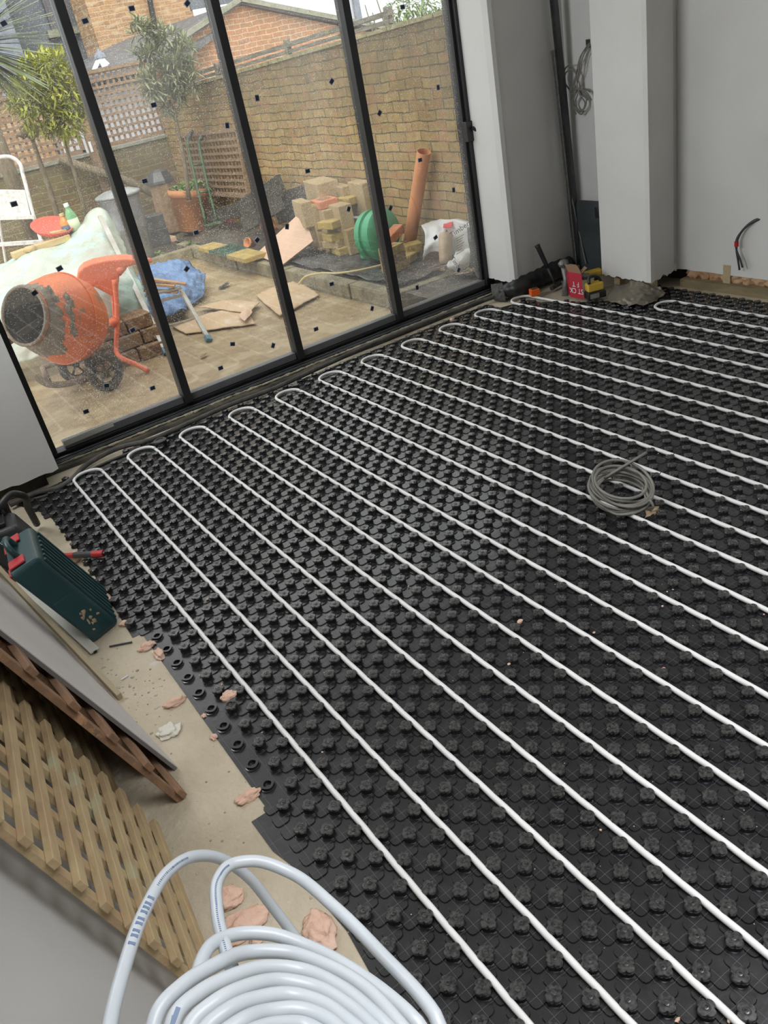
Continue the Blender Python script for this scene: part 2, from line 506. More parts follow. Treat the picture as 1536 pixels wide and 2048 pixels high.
# ---------------------------------------------------------------- glazed doors
def glass_mat():
    m, N, L, P = nt('rainy_glass')
    N.remove(P)
    out = N['Material Output']
    tr = N.new('ShaderNodeBsdfTransparent'); tr.inputs['Color'].default_value = (0.97, 0.98, 0.96, 1)
    gl = N.new('ShaderNodeBsdfGlossy'); gl.inputs['Roughness'].default_value = 0.015
    lw = N.new('ShaderNodeLayerWeight'); lw.inputs['Blend'].default_value = 0.5
    pw = N.new('ShaderNodeMath'); pw.operation = 'POWER'; pw.inputs[1].default_value = 4.5; L.new(lw.outputs['Facing'], pw.inputs[0])
    fr = N.new('ShaderNodeMath'); fr.operation = 'MULTIPLY_ADD'; fr.inputs[1].default_value = 0.85; fr.inputs[2].default_value = 0.055; fr.use_clamp = True; L.new(pw.outputs[0], fr.inputs[0])
    m1 = N.new('ShaderNodeMixShader'); L.new(fr.outputs[0], m1.inputs[0]); L.new(tr.outputs[0], m1.inputs[1]); L.new(gl.outputs[0], m1.inputs[2])
    # dried rain spots: small dots of dust, denser in patches
    tc = N.new('ShaderNodeTexCoord')
    vo = N.new('ShaderNodeTexVoronoi'); vo.inputs['Scale'].default_value = 140; L.new(tc.outputs['Object'], vo.inputs['Vector'])
    lt = N.new('ShaderNodeMath'); lt.operation = 'LESS_THAN'; lt.inputs[1].default_value = 0.22; L.new(vo.outputs['Distance'], lt.inputs[0])
    sp = N.new('ShaderNodeSeparateColor'); L.new(vo.outputs['Color'], sp.inputs[0])
    ns = N.new('ShaderNodeTexNoise'); ns.inputs['Scale'].default_value = 2.2; ns.inputs['Detail'].default_value = 4; L.new(tc.outputs['Object'], ns.inputs['Vector'])
    g2 = N.new('ShaderNodeMath'); g2.operation = 'MULTIPLY_ADD'; g2.inputs[1].default_value = 3.0; g2.inputs[2].default_value = -1.15; L.new(ns.outputs['Fac'], g2.inputs[0])
    g3 = N.new('ShaderNodeMath'); g3.operation = 'LESS_THAN'; L.new(sp.outputs[0], g3.inputs[0]); L.new(g2.outputs[0], g3.inputs[1])
    mm = N.new('ShaderNodeMath'); mm.operation = 'MULTIPLY'; L.new(lt.outputs[0], mm.inputs[0]); L.new(g3.outputs[0], mm.inputs[1])
    # thin dusty film
    n2 = N.new('ShaderNodeTexNoise'); n2.inputs['Scale'].default_value = 1.3; n2.inputs['Detail'].default_value = 6; L.new(tc.outputs['Object'], n2.inputs['Vector'])
    f2 = N.new('ShaderNodeMapRange'); f2.inputs['From Min'].default_value = 0.35; f2.inputs['From Max'].default_value = 0.75; f2.inputs['To Min'].default_value = 0.0; f2.inputs['To Max'].default_value = 0.09; L.new(n2.outputs['Fac'], f2.inputs['Value'])
    md = N.new('ShaderNodeMath'); md.operation = 'MULTIPLY_ADD'; md.inputs[1].default_value = 0.5; md.use_clamp = True; L.new(mm.outputs[0], md.inputs[0]); L.new(f2.outputs[0], md.inputs[2])
    tl = N.new('ShaderNodeBsdfTranslucent'); tl.inputs['Color'].default_value = (0.9, 0.9, 0.88, 1)
    m2 = N.new('ShaderNodeMixShader'); L.new(md.outputs[0], m2.inputs[0]); L.new(m1.outputs[0], m2.inputs[1]); L.new(tl.outputs[0], m2.inputs[2])
    L.new(m2.outputs[0], out.inputs['Surface'])
    return m


M['glass'] = glass_mat()
M['blue_pad'] = mat('blue_pad', (0.012, 0.022, 0.05), 0.5, c2=(0.02, 0.03, 0.06), sc=50)
M['pad_rim'] = mat('pad_rim', (0.45, 0.47, 0.48), 0.6)
GY = 2.05
door = bpy.data.objects.new('door_1', None); COL.objects.link(door); door.location = (1.7, GY, 0); ORG[door.name] = V(door.location); struct(door)
MX = [0.175, 0.946, 1.718, 2.490, 3.262]
HT = 2.30
fb = MB(); fb.box((0.087, GY - 0.115, 0.0), (3.31, GY + 0.06, 0.026)); fb.box((0.087, GY - 0.085, 0.026), (3.31, GY - 0.065, 0.034)); fb.box((0.087, GY - 0.035, 0.030), (3.31, GY + 0.06, 0.048)); fb.box((0.087, GY - 0.055, HT + 0.03), (3.31, GY + 0.06, HT + 0.08))
fb.box((0.087, GY - 0.03, 0.048), (0.15, GY + 0.06, HT + 0.03))
fb.box((3.235, GY - 0.045, 0.048), (3.31, GY + 0.06, HT + 0.03)); fb.box((3.215, GY - 0.02, 0.048), (3.235, GY + 0.05, HT + 0.03))
fb.build('frame', M['frame'], door, bevel=0.003)
tk = MB()
tk.box((0.10, GY - 0.10, 0.026), (3.2, GY - 0.096, 0.030))
tk.build('track', M['rail'], door, bevel=0.001)
pads = [(170, 42, .1), (263, 17, .0), (374, 7, .6), (7, 47, .3), (307, 210, 0), (454, 251, 1.4), (289, 362, 0), (392, 465, 0), (119, 537, .2), (69, 586, .3), (265, 660, .2), (213, 771, -.2), (305, 776, 0), (172, 823, 0), (441, 736, 0), (465, 688, -.3), (514, 196, 1.5), (663, 163, .7), (615, 342, 0), (759, 226, .8), (876, 175, 1.55), (840, 320, 0), (907, 380, 1.5), (697, 418, 1.0), (781, 416, .9), (574, 453, 1.2), (514, 480, .5), (373, 538, .6), (871, 475, .4), (917, 540, 1.0), (663, 568, 0), (744, 617, 1.1), (834, 575, 1.5), (632, 658, 0), (546, 691, 1.0), (28, 408, 0), (805, 14, 0)]
for k in range(4):
    x0, x1 = MX[k] + (0.0 if k else -0.0), MX[k + 1]
    rl = MB()
    rl.box((x0 + 0.024, GY - 0.028, 0.050), (x1 - 0.03, GY + 0.03, 0.092))
    rl.box((x0 + 0.024, GY - 0.028, HT - 0.03), (x1 - 0.03, GY + 0.03, HT + 0.03))
    rl.build('bottom_rail', M['rail'], door, bevel=0.003)
    if k:
        st_ = MB(); st_.box((x0 - 0.028, GY - 0.050, 0.046), (x0 + 0.020, GY + 0.035, HT + 0.03))
        st_.build('mullion', M['frame'], door, bevel=0.003)
    a, b = x0 + (0.022 if k else -0.02), x1 - 0.03
    g = MB().box((a, GY, 0.09), (b, GY + 0.004, HT - 0.03)).build('glass_pane', M['glass'], door)
    for (px, py, an) in pads:
        p = at(px, py, Y=GY - 0.001)
        if a < p.x < b and p.z < HT:
            ca, sa = math.cos(an), math.sin(an)
            for nm, ss, dy, mt in (('pad_backing', 0.0165, -0.0012, M['pad_rim']), ('spacer_pad', 0.0125, -0.0035, M['blue_pad'])):
                u = V((ca, 0, sa)) * ss; w = V((-sa, 0, ca)) * ss * 0.75
                MB().pbox(p - u - w + V((0, dy, 0)), u * 2, w * 2, (0, 0.0018, 0)).build(nm, mt, g)
# handle block on the right jamb
hp = at(943, 262, Y=GY - 0.06)
hb = MB(); hb.pbox(hp + V((-0.035, 0, -0.06)), (0.07, 0, 0), (0, 0.05, 0), (0, 0, 0.12))
hb.tube([hp + V((0.0, -0.01, 0.02)), hp + V((0.02, -0.03, 0.0)), hp + V((0.03, -0.035, -0.03))], 0.012, 8)
hb.build('handle', M['black'], door, bevel=0.006)
hw = MB(); hw.tube(spline([hp + V((0.035, -0.03, -0.02)), hp + V((0.045, -0.03, -0.05)), hp + V((0.035, -0.035, -0.085)), hp + V((0.03, -0.03, -0.07))], 14), 0.0045, 6)
hw.build('tie', M['pipe_white'], door, smooth=True)
M['film'] = mat('film', (0.62, 0.62, 0.55), 0.35, alpha=0.8)
fm = MB(); fm.pbox(at(130, 893, Y=GY - 0.03), at(228, 852, Y=GY - 0.03) - at(130, 893, Y=GY - 0.03), (0, -0.0015, 0), (0, 0, 0.03))
tag(fm.build('protective_film', M['film']), 'clear protective film peeling from the bottom door rail at left', 'film')

# ---------------------------------------------------------------- dimpled heating panels
def mat_black():
    m, N, L, P = nt('panel_black')
    P.inputs['Roughness'].default_value = 0.24
    P.inputs['Specular IOR Level'].default_value = 0.7
    tc = N.new('ShaderNodeTexCoord')
    n = N.new('ShaderNodeTexNoise'); n.inputs['Scale'].default_value = 9; n.inputs['Detail'].default_value = 8; n.inputs['Roughness'].default_value = 0.7
    L.new(tc.outputs['Object'], n.inputs['Vector'])
    r = N.new('ShaderNodeValToRGB'); r.color_ramp.elements[0].position = 0.35; r.color_ramp.elements[0].color = (0.007, 0.0075, 0.009, 1)
    r.color_ramp.elements[1].position = 0.8; r.color_ramp.elements[1].color = (0.028, 0.028, 0.029, 1)
    L.new(n.outputs['Fac'], r.inputs['Fac'])
    # grit
    v = N.new('ShaderNodeTexVoronoi'); v.inputs['Scale'].default_value = 60; L.new(tc.outputs['Object'], v.inputs['Vector'])
    lt = N.new('ShaderNodeMath'); lt.operation = 'LESS_THAN'; lt.inputs[1].default_value = 0.10; L.new(v.outputs['Distance'], lt.inputs[0])
    sp = N.new('ShaderNodeSeparateColor'); L.new(v.outputs['Color'], sp.inputs[0])
    g = N.new('ShaderNodeMath'); g.operation = 'LESS_THAN'; g.inputs[1].default_value = 0.045; L.new(sp.outputs[0], g.inputs[0])
    mm = N.new('ShaderNodeMath'); mm.operation = 'MULTIPLY'; L.new(lt.outputs[0], mm.inputs[0]); L.new(g.outputs[0], mm.inputs[1])
    mx = N.new('ShaderNodeMix'); mx.data_type = 'RGBA'; mx.inputs['B'].default_value = (0.30, 0.27, 0.22, 1)
    L.new(mm.outputs[0], mx.inputs['Factor']); L.new(r.outputs['Color'], mx.inputs['A'])
    mfin = N.new('ShaderNodeMix'); mfin.data_type = 'RGBA'; mfin.inputs['B'].default_value = (0.075, 0.075, 0.075, 1); L.new(mx.outputs['Result'], mfin.inputs['A']); pass
    # fine moulded cross lines on every cell, 1/2 of the stud pitch
    ss = N.new('ShaderNodeSeparateXYZ'); L.new(tc.outputs['Object'], ss.inputs[0])
    hs = None
    for ax in (0, 1):
        a = N.new('ShaderNodeMath'); a.operation = 'MULTIPLY_ADD'; a.inputs[1].default_value = 1 / h; a.inputs[2].default_value = 0.0; L.new(ss.outputs[ax], a.inputs[0])
        f = N.new('ShaderNodeMath'); f.operation = 'FRACT'; L.new(a.outputs[0], f.inputs[0])
        b = N.new('ShaderNodeMath'); b.operation = 'SUBTRACT'; b.inputs[1].default_value = 0.5; L.new(f.outputs[0], b.inputs[0])
        c = N.new('ShaderNodeMath'); c.operation = 'ABSOLUTE'; L.new(b.outputs[0], c.inputs[0])
        d = N.new('ShaderNodeMath'); d.operation = 'LESS_THAN'; d.inputs[1].default_value = 0.011; L.new(c.outputs[0], d.inputs[0])
        if hs is None: hs = d
        else:
            e = N.new('ShaderNodeMath'); e.operation = 'MAXIMUM'; L.new(hs.outputs[0], e.inputs[0]); L.new(d.outputs[0], e.inputs[1]); hs = e
    # building dust lying on the stud heads
    gt = N.new('ShaderNodeMath'); gt.operation = 'GREATER_THAN'; gt.inputs[1].default_value = 0.019; L.new(ss.outputs[2], gt.inputs[0])
    nd = N.new('ShaderNodeTexNoise'); nd.inputs['Scale'].default_value = 130; nd.inputs['Detail'].default_value = 6; L.new(tc.outputs['Object'], nd.inputs['Vector'])
    rd = N.new('ShaderNodeMapRange'); rd.inputs['From Min'].default_value = 0.35; rd.inputs['From Max'].default_value = 0.75; L.new(nd.outputs['Fac'], rd.inputs['Value'])
    md_ = N.new('ShaderNodeMath'); md_.operation = 'MULTIPLY'; L.new(gt.outputs[0], md_.inputs[0]); L.new(rd.outputs[0], md_.inputs[1])
    mdu = N.new('ShaderNodeMix'); mdu.data_type = 'RGBA'; mdu.inputs['B'].default_value = (0.075, 0.073, 0.069, 1)
    L.new(md_.outputs[0], mdu.inputs['Factor']); L.new(mfin.outputs['Result'], mdu.inputs['A']); L.new(mdu.outputs['Result'], P.inputs['Base Color'])
    sepz = N.new('ShaderNodeMath'); sepz.operation = 'LESS_THAN'; sepz.inputs[1].default_value = 0.0065; L.new(ss.outputs[2], sepz.inputs[0])
    mz = N.new('ShaderNodeMath'); mz.operation = 'MULTIPLY'; L.new(hs.outputs[0], mz.inputs[0]); L.new(sepz.outputs[0], mz.inputs[1]); L.new(mz.outputs[0], mfin.inputs['Factor'])
    bp = N.new('ShaderNodeBump'); bp.inputs['Strength'].default_value = 0.8; bp.inputs['Distance'].default_value = 0.001
    n2 = N.new('ShaderNodeTexNoise'); n2.inputs['Scale'].default_value = 35
    L.new(tc.outputs['Object'], n2.inputs['Vector'])
    ad = N.new('ShaderNodeMath'); ad.operation = 'MULTIPLY_ADD'; ad.inputs[1].default_value = 0.7; L.new(n2.outputs['Fac'], ad.inputs[0]); L.new(hs.outputs[0], ad.inputs[2])
    L.new(ad.outputs[0], bp.inputs['Height']); L.new(bp.outputs['Normal'], P.inputs['Normal'])
    return m


M['panel'] = mat_black()


def stud_template(seg, prof):
    vs = []
    for (z, r, lob) in prof:
        for k in range(seg):
            a = 2 * math.pi * k / seg
            rr = r * (1 - 1.9 * lob * (1 - abs(math.cos(2 * a)) ** 0.55))
            vs.append((rr * math.cos(a), rr * math.sin(a), z))
    fs = []
    for i in range(len(prof) - 1):
        for k in range(seg):
            l = (k + 1) % seg
            fs.append((i * seg + k, i * seg + l, (i + 1) * seg + l, (i + 1) * seg + k))
    fs.append(tuple((len(prof) - 1) * seg + k for k in range(seg)))
    return vs, fs


HI = stud_template(32, [(0.002, .0215, 0), (0.0035, .0215, 0), (0.0035, .0185, 0), (.012, .0170, .02), (.016, .0172, .05), (.0185, .0200, .13), (.0215, .0205, .14), (.0245, .0185, .15), (.0248, .0085, 0), (.0238, .0075, 0), (.0238, .0060, 0), (.0255, .0050, 0), (.0258, .0028, 0), (.0245, .002, 0)])
LO = stud_template(16, [(0.003, .0205, 0), (.013, .0170, .02), (.0180, .0196, .16), (.0225, .0202, .17), (.0245, .0175, .18)])
CUP = stud_template(20, [(0.002, .0225, 0), (0.004, .0225, 0), (0.005, .0195, 0), (.011, .018, 0), (.013, .020, .1), (.013, .012, .1), (.004, .011, 0)])


def pad_cell(mb, cx, cy, g=0.0040, c=0.010, z=0.0058):
    a = h / 2 - g
    pts = []
    for (sx, sy) in ((1, 1), (-1, 1), (-1, -1), (1, -1)):
        seq = [(a, a - c), (a - c * .3, a - c * .3), (a - c, a)]
        q = [(sx * x, sy * y) for x, y in seq]
        if sx * sy < 0: q = q[::-1]
        pts += q
    vs = [(cx + x, cy + y, 0.0022) for x, y in pts] + [(cx + x * .93, cy + y * .93, z) for x, y in pts]
    n = len(pts)
    mb.add(vs, [tuple(range(n, 2 * n))] + [(i, (i + 1) % n, n + (i + 1) % n, n + i) for i in range(n)])


ZP = 0.0155
TIPS = [((4 + 6 * n) * h, (1.684 if n < 11 else 0.735) - 0.078 + [0.0, .012, .004, 0, -.004, .006, 0, -.004, 0, .008, -.01, 0][n]) for n in range(12)]


def on_bend(x, y):
    for xc, yt in TIPS:
        if y > yt - .01:
            for q in range(13):
                a = math.pi * q / 12
                if math.hypot(x - xc - .075 * math.cos(a) * (1 + .10 * math.sin(a)), y - yt - .078 * math.sin(a)) < .0255: return True
    return False



def back_limit(x):
    """mat edge towards the doors and the right wall"""
    if x < 0.05: return 1.70
    if x < 0.20: return 1.72
    if x < 0.42: return 1.70
    if x < 3.05: return 1.80
    if x < 3.25: return 1.62
    if x < 3.45: return 1.45 - (x - 3.25) * 2.0
    return 1.02


def inside(x, y, x0, x1, y0, y1, lowleft):
    if not (x0 <= x < x1 and y0 <= y <= y1): return False
    if y > back_limit(x): return False
    if lowleft and x < -0.058 and y < -1.05: return False
    return True


panels = []
rowsdef = [((0.075, 1.84), [-0.175, 1.125, 2.325, 3.80]), ((-0.975, 0.075), [-0.025, 1.125, 2.325, 3.80]), ((-2.35, -0.975), [-0.085, 0.345, 1.545, 2.745, 3.80])]
where = [['under the toolboxes in the far left corner', 'in front of the middle glazed doors', 'in the corner by the right-hand pillar'],
         ['reaching the bare screed beside the drill bit', 'in the middle of the room', 'under the grey cable hole in the right wall'],
         ['narrow strip beside the loose white coil', 'in the foreground right of the narrow strip', 'in the right foreground', 'at the lower right edge of the picture']]
for ri, ((y0, y1), xb) in enumerate(rowsdef):
    for ci in range(len(xb) - 1):
        x0, x1 = xb[ci], xb[ci + 1]
        mb = MB()
        if ci == 0 and ri == 0:
            outline = [(-0.072, y0), (x1, y0), (x1, 1.80), (0.44, 1.80), (0.42, 1.73), (0.1, 1.73), (-0.12, 1.70), (-0.17, 1.66), (-0.07, 1.40), (-0.055, 1.1), (-0.05, .85)]
        elif ri == 0 and ci == 1:
            outline = [(x0, y0), (x1, y0), (x1, 1.80), (x0, 1.80)]
        elif ri == 0:
            outline = [(x0, y0), (x1 - 0.02, y0), (3.79, 0.5), (3.72, 0.84), (3.60, 1.03), (3.45, 1.05), (3.28, 1.40), (3.22, 1.6), (3.05, 1.66), (3.0, 1.80), (x0, 1.80)]
        elif ri == 2 and ci == 0:
            outline = [(-0.088, y1), (-0.085, y1 - 0.12), (-0.064, -1.18), (-0.062, -1.25), (-0.05, -1.4), (-0.064, -1.55), (-0.055, -1.8), (-0.06, y0), (x1, y0), (x1, y1)][::-1]
        else:
            xx = x0 - (0.012 if ci == 0 else 0)
            outline = [(xx, y0), (x1, y0), (x1, y1), (xx, y1)]
        mb.prism([(x, y, 0.0008) for x, y in outline], (0, 0, 0.0016))
        hi = MB(); n = 0
        for i in range(-4, 77):
            for j in range(-38, 50):
                x, y = i * h, -j * h
                ll = (ri == 2 and ci == 0)
                # cells
                cx_, cy_ = x + h / 2, y - h / 2
                if inside(cx_, cy_, x0 - 0.001, x1 - 0.001, y0, y1, False) and inside(cx_ - .018, cy_ - .018, x0 - .03, x1 + .03, y0 - .03, y1 + .03, ll):
                    if ri == 0 and (cy_ > 1.78 or (cx_ < 0 and cx_ < -0.075 + max(0, (cy_ - 1.35)) * -0.3)): pass
                    elif ri == 0 and cx_ > 3.45 and cy_ > 1.0 - 0: pass
                    elif (ci == 0 and ri == 1 and cx_ < 0.03) or (ri == 2 and cx_ < -0.05): pass
                    else: pad_cell(mb, cx_, cy_)
                if (i + j) % 2 == 0 and x0 - 0.001 <= x < x1 - 0.001 and y0 - 0.0 <= y < y1 and y < back_limit(x) - 0.012:
                    if ri == 0 and x < -0.06 - max(0, (y - 1.35)) * 0.3: continue
                    if x > 3.77 or on_bend(x, y): continue
                    if x < -0.03 and ri > 0 and (ri == 1 or y > -1.0 or y < -1.02): continue
                    d = (V((x, y, 0)) - T).length
                    if i == 0 and ri == 1: vs, fs = CUP
                    else: vs, fs = (HI if d < 3.4 else LO)
                    jx, jy = random.uniform(-.0006, .0006), random.uniform(-.0006, .0006)
                    mb.add([(a + x + jx, b + y + jy, c) for a, b, c in vs], fs)
        o = mb.build('heating_panel', M['panel'], origin=(round(x0 / h) * h, round(y0 / h) * h, 0), auto=0.7)
        tag(o, 'black dimpled floor heating panel ' + where[ri][ci], 'heating panel', 'black dimpled floor heating panels')

# ---------------------------------------------------------------- the white heating pipe, one serpentine run
path = []


def px_x(k, y):
    i = 2 + 3 * k
    return (2.5 + 3 * k) * h + 0.0003 * math.cos(math.pi * (y / h + i)) * 1.0


def zz(y, k):
    return ZP + 0.0008 * noise.noise(V((y * 7, k, 0)))


NL = 12
for n in range(NL):
    kl, kr = 2 * n, 2 * n + 1
    yt = 1.684 - 0.078 if n < 11 else 0.735 - 0.078
    yt += [0.0, .012, .004, 0, -.004, .006, 0, -.004, 0, .008, -.01, 0][n]
    yb = -2.12
    st_ = 0.0125
    y = yb
    while y < yt:
        path.append((px_x(kl, y), y, zz(y, kl))); y += st_
    xc = (4 + 6 * n) * h
    for q in range(17):
        a = math.pi * (1 - q / 16)
        path.append((xc + 0.075 * math.cos(a) * (1 + .10 * math.sin(a)), yt + 0.078 * math.sin(a), ZP + 0.003 * math.sin(a)))
    y = yt
    while y > yb:
        path.append((px_x(kr, y), y, zz(y, kr))); y -= st_
    if n < NL - 1:
        for q in range(1, 12):
            a = math.pi * (1 + q / 12)
            path.append(((7 + 6 * n) * h + 0.075 * math.cos(a), yb + 0.075 * math.sin(a), ZP))
o = MB().tube(path, 0.0082, 10).build('heating_pipe', M['pipe_white'], smooth=True)
tag(o, 'long white underfloor heating pipe looping back and forth across the black panels', 'heating pipe')
# ---------------------------------------------------------------- garden: ground, walls, neighbours
GZ = -0.10
M['patio'] = brick_mat('patio', (0, 1), (0.33, 0.235, 0.125), (0.40, 0.295, 0.165), (0.30, 0.22, 0.13), bw=0.62, rh=0.46, mort=0.012, bump=0.25, warp=0.01, rough=0.38, tint=(0.50, 0.40, 0.25))
M['stone'] = mat('stone', (0.17, 0.145, 0.09), 0.9, c2=(0.30, 0.26, 0.17), sc=10, bump=0.5, bsc=40)
M['soil'] = mat('soil', (0.035, 0.027, 0.02), 0.95, c2=(0.11, 0.085, 0.06), sc=22, bump=1.0, bsc=60, c3=(0.22, 0.19, 0.15), sc3=40, p3=0.66)
M['membrane'] = mat('membrane', (0.05, 0.048, 0.045), 0.45, c2=(0.15, 0.13, 0.10), sc=4, bump=0.6, bsc=9, c3=(0.28, 0.22, 0.14), sc3=6, p3=0.60)
M['stock_r'] = brick_mat('stock_brick_side', (1, 2), (0.45, 0.315, 0.13), (0.32, 0.215, 0.08), (0.12, 0.09, 0.045), dirt=0.85, dz=(0.75, 1.9), stain=(0.085, 0.072, 0.045), tint=(0.40, 0.20, 0.10))
M['stock_b'] = brick_mat('stock_brick_rear', (0, 2), (0.21, 0.155, 0.06), (0.155, 0.115, 0.05), (0.30, 0.25, 0.14), dirt=0.7, dz=(0.5, 1.3), stain=(0.06, 0.065, 0.03), tint=(0.16, 0.07, 0.04))
M['red_gable'] = brick_mat('gable_brick', (0, 2), (0.46, 0.22, 0.11), (0.36, 0.20, 0.11), (0.55, 0.45, 0.32), bump=0.2)
M['house_brick'] = brick_mat('house_brick', (0, 2), (0.44, 0.25, 0.12), (0.30, 0.17, 0.09), (0.50, 0.38, 0.24), bump=0.3, tint=(0.5, 0.38, 0.24))
M['slate'] = brick_mat('slate', (0, 1), (0.16, 0.16, 0.165), (0.11, 0.11, 0.12), (0.06, 0.06, 0.065), bw=0.3, rh=0.22, mort=0.01, bump=0.3, rough=0.6)
M['render_white'] = mat('white_render', (0.72, 0.74, 0.76), 0.9, c2=(0.66, 0.69, 0.72), sc=2)
M['dark_wall'] = mat('dark_render', (0.10, 0.11, 0.13), 0.8, c2=(0.16, 0.17, 0.19), sc=2.5, bump=0.3)
M['old_wood'] = mat('weathered_wood', (0.19, 0.12, 0.07), 0.85, c2=(0.29, 0.20, 0.13), sc=7, stretch=(2, 2, 8), bump=0.2)
M['grey_wood'] = mat('grey_wood', (0.11, 0.10, 0.08), 0.85, c2=(0.23, 0.21, 0.17), sc=7, stretch=(8, 1, 8), bump=0.3, c3=(0.22, 0.25, 0.08), sc3=5, p3=0.62)
M['dark_wood'] = mat('dark_wood', (0.035, 0.03, 0.025), 0.8, c2=(0.12, 0.11, 0.09), sc=8, stretch=(1, 6, 6), bump=0.5)

struct(MB().box((-6, 2.14, -0.3), (12, 9.6, GZ)).build('floor_patio', M['patio']))
struct(MB().box((-14, 9.6, -0.3), (40, 60, GZ)).build('floor_far_ground', M['soil']))
struct(MB().box((0.09, 2.11, -0.3), (3.35, 2.30, GZ + 0.006)).build('trim_drain', M['stone']))
# raised bed with kerb
bed = MB()
P = []
for i in range(56):
    y = 2.15 + i * 6.9 / 55
    P.append([V((2.93 + j * 0.05, y, 0.012 + 0.05 * noise.noise(V((j * 0.16, y * 1.1, 2))) * min(1, j / 3) + 0.014 * noise.noise(V((j * .8, y * 5, 7))))) for j in range(18)])
bed.grid(P)
struct(bed.build('floor_raised_bed', M['membrane'], smooth=True))
P = []
for i in range(50):
    x = -6 + i * 9.0 / 49
    P.append([V((x, 6.75 + j * 0.12, -0.085 + 0.10 * min(1, j / 3) + 0.05 * noise.noise(V((x * 1.3, j * 0.3, 2))) + 0.02 * noise.noise(V((x * 5, j, 9))))) for j in range(20)])
struct(MB().grid(P).build('floor_rear_bed', M['soil'], smooth=True))
for k in range(8):
    y0 = 2.72 + k * 0.56
    b = MB(); b.pbox((2.835 + random.uniform(-.008, .008), y0, GZ - 0.02), (0.11, 0, 0), (0, 0.55, 0), (random.uniform(-.005, .005), 0, 0.145 + random.uniform(-.006, .006)))
    o = b.build('kerb_stone', M['stone'], bevel=0.008)
    tag(o, 'long concrete kerb stone edging the raised bed, ' + ['nearest the house', 'second from the house', 'third from the house', 'under the end of the hose', 'below the pinkish board', 'under the yellow paving bricks', 'under the green glass tray', 'farthest from the house'][k], 'kerb stone', 'kerb stones in one line along the raised bed')
b = MB(); b.pbox((2.835, 2.62, GZ - 0.02), (0.95, -0.05, 0), (0, 0.1, 0), (0, 0, 0.145))
tag(b.build('kerb_stone', M['stone'], bevel=0.008), 'short concrete kerb stone returning towards the house behind the last door pane', 'kerb stone')
b = MB(); b.pbox((-1.5, 6.70, GZ - 0.02), (4.33, 0, 0), (0, 0.11, 0), (0, 0, 0.15))
tag(b.build('kerb_stone', M['stone'], bevel=0.01), 'mossy kerb at the rear flower bed behind the blue tarpaulin', 'kerb stone')

# side boundary wall: its coping falls away from the house
wr = MB(); wr.prism([(3.75, 1.9, -0.3), (3.75, 9.1, -0.3), (3.75, 9.1, 1.52), (3.75, 7.4, 1.58), (3.75, 2.8, 1.73), (3.75, 1.9, 1.76)], (0.22, 0, 0))
o = wr.build('garden_wall', M['stock_r'], origin=(3.75, 0, 0))
tag(o, 'tall yellow stock brick garden wall running back along the right side', 'wall')
P = []
cop = MB()
for k in range(24):
    y = 2.0 + k * 0.30; z = 1.757 - (y - 1.9) * 0.0335
    cop.pbox((3.735, y, z - 0.005), (0.25, 0, 0), (0, 0.29, -0.0097), (0, 0, 0.03 + random.uniform(-.006, .006)))
M['moss'] = mat('mossy_coping', (0.16, 0.15, 0.06), 0.95, c2=(0.34, 0.30, 0.18), sc=9, bump=0.8, bsc=30)
cop.build('coping', M['moss'], o)
# rail fence above the wall
fr_ = MB()
y0, y1 = 3.6, 9.0
z0, z1 = 1.757 - (y0 - 1.9) * .0335 + .03, 1.757 - (y1 - 1.9) * .0335 + .03
t = thing('rail_fence', 'low weathered wooden rail fence fixed on top of the side brick wall', 'fence', (3.87, y0, z0))
MB().beam((3.87, y0, z0 + 0.085), (3.87, y1, z1 + 0.085), 0.05, 0.035).build('rail', M['grey_wood'], t)
MB().beam((3.87, y0, z0 + 0.03), (3.87, y1, z1 + 0.03), 0.03, 0.03).build('rail', M['grey_wood'], t)
for k in range(4):
    y = y0 + 0.02 + k * 1.75; z = 1.757 - (y - 1.9) * .0335 + 0.02
    MB().box((3.845, y, z), (3.895, y + 0.05, z + 0.14)).build('post', M['grey_wood'], t, bevel=0.004)
# rear wall
wr = MB().box((-6, 9.04, -0.3), (3.97, 9.26, 1.03))
o = wr.build('garden_wall', M['stock_b'], origin=(0, 9.04, 0))
tag(o, 'low mossy brick garden wall at the back under the trellis', 'wall')
M['cement'] = mat('cement_coping', (0.30, 0.29, 0.24), 0.9, c2=(0.18, 0.19, 0.12), sc=8, bump=0.4)
MB().box((-6, 9.02, 1.03), (3.75, 9.28, 1.055)).build('coping', M['cement'], o)


def trellis(name, o, a, b, label, cat, na, nb, w=0.03, t=0.012, m=None, group=None, frame=0.04, depth=None):
    """square trellis: origin o, edge vectors a (length) and b (height)"""
    o, a, b = V(o), V(a), V(b)
    n = a.cross(b).normalized()
    e = thing(name, label, cat, o, group)
    m = m or M['old_wood']
    g = MB()
    for k in range(na):
        p = o + a * ((k + 0.5) / na)
        g.pbox(p - a.normalized() * w / 2, a.normalized() * w, b, n * t)
    g.build('upright_slats', m, e)
    g = MB()
    for k in range(nb):
        p = o + b * ((k + 0.5) / nb)
        g.pbox(p - b.normalized() * w / 2 + n * t, a, b.normalized() * w, n * t)
    g.build('cross_slats', m, e)
    if frame:
        g = MB(); f = frame
        for (p, u, v_) in ((o, a, b.normalized() * f), (o + b - b.normalized() * f, a, b.normalized() * f), (o, a.normalized() * f, b), (o + a - a.normalized() * f, a.normalized() * f, b)):
            g.pbox(p - n * 0.012, u, v_, n * 0.05)
        g.build('frame', m, e)
    return e


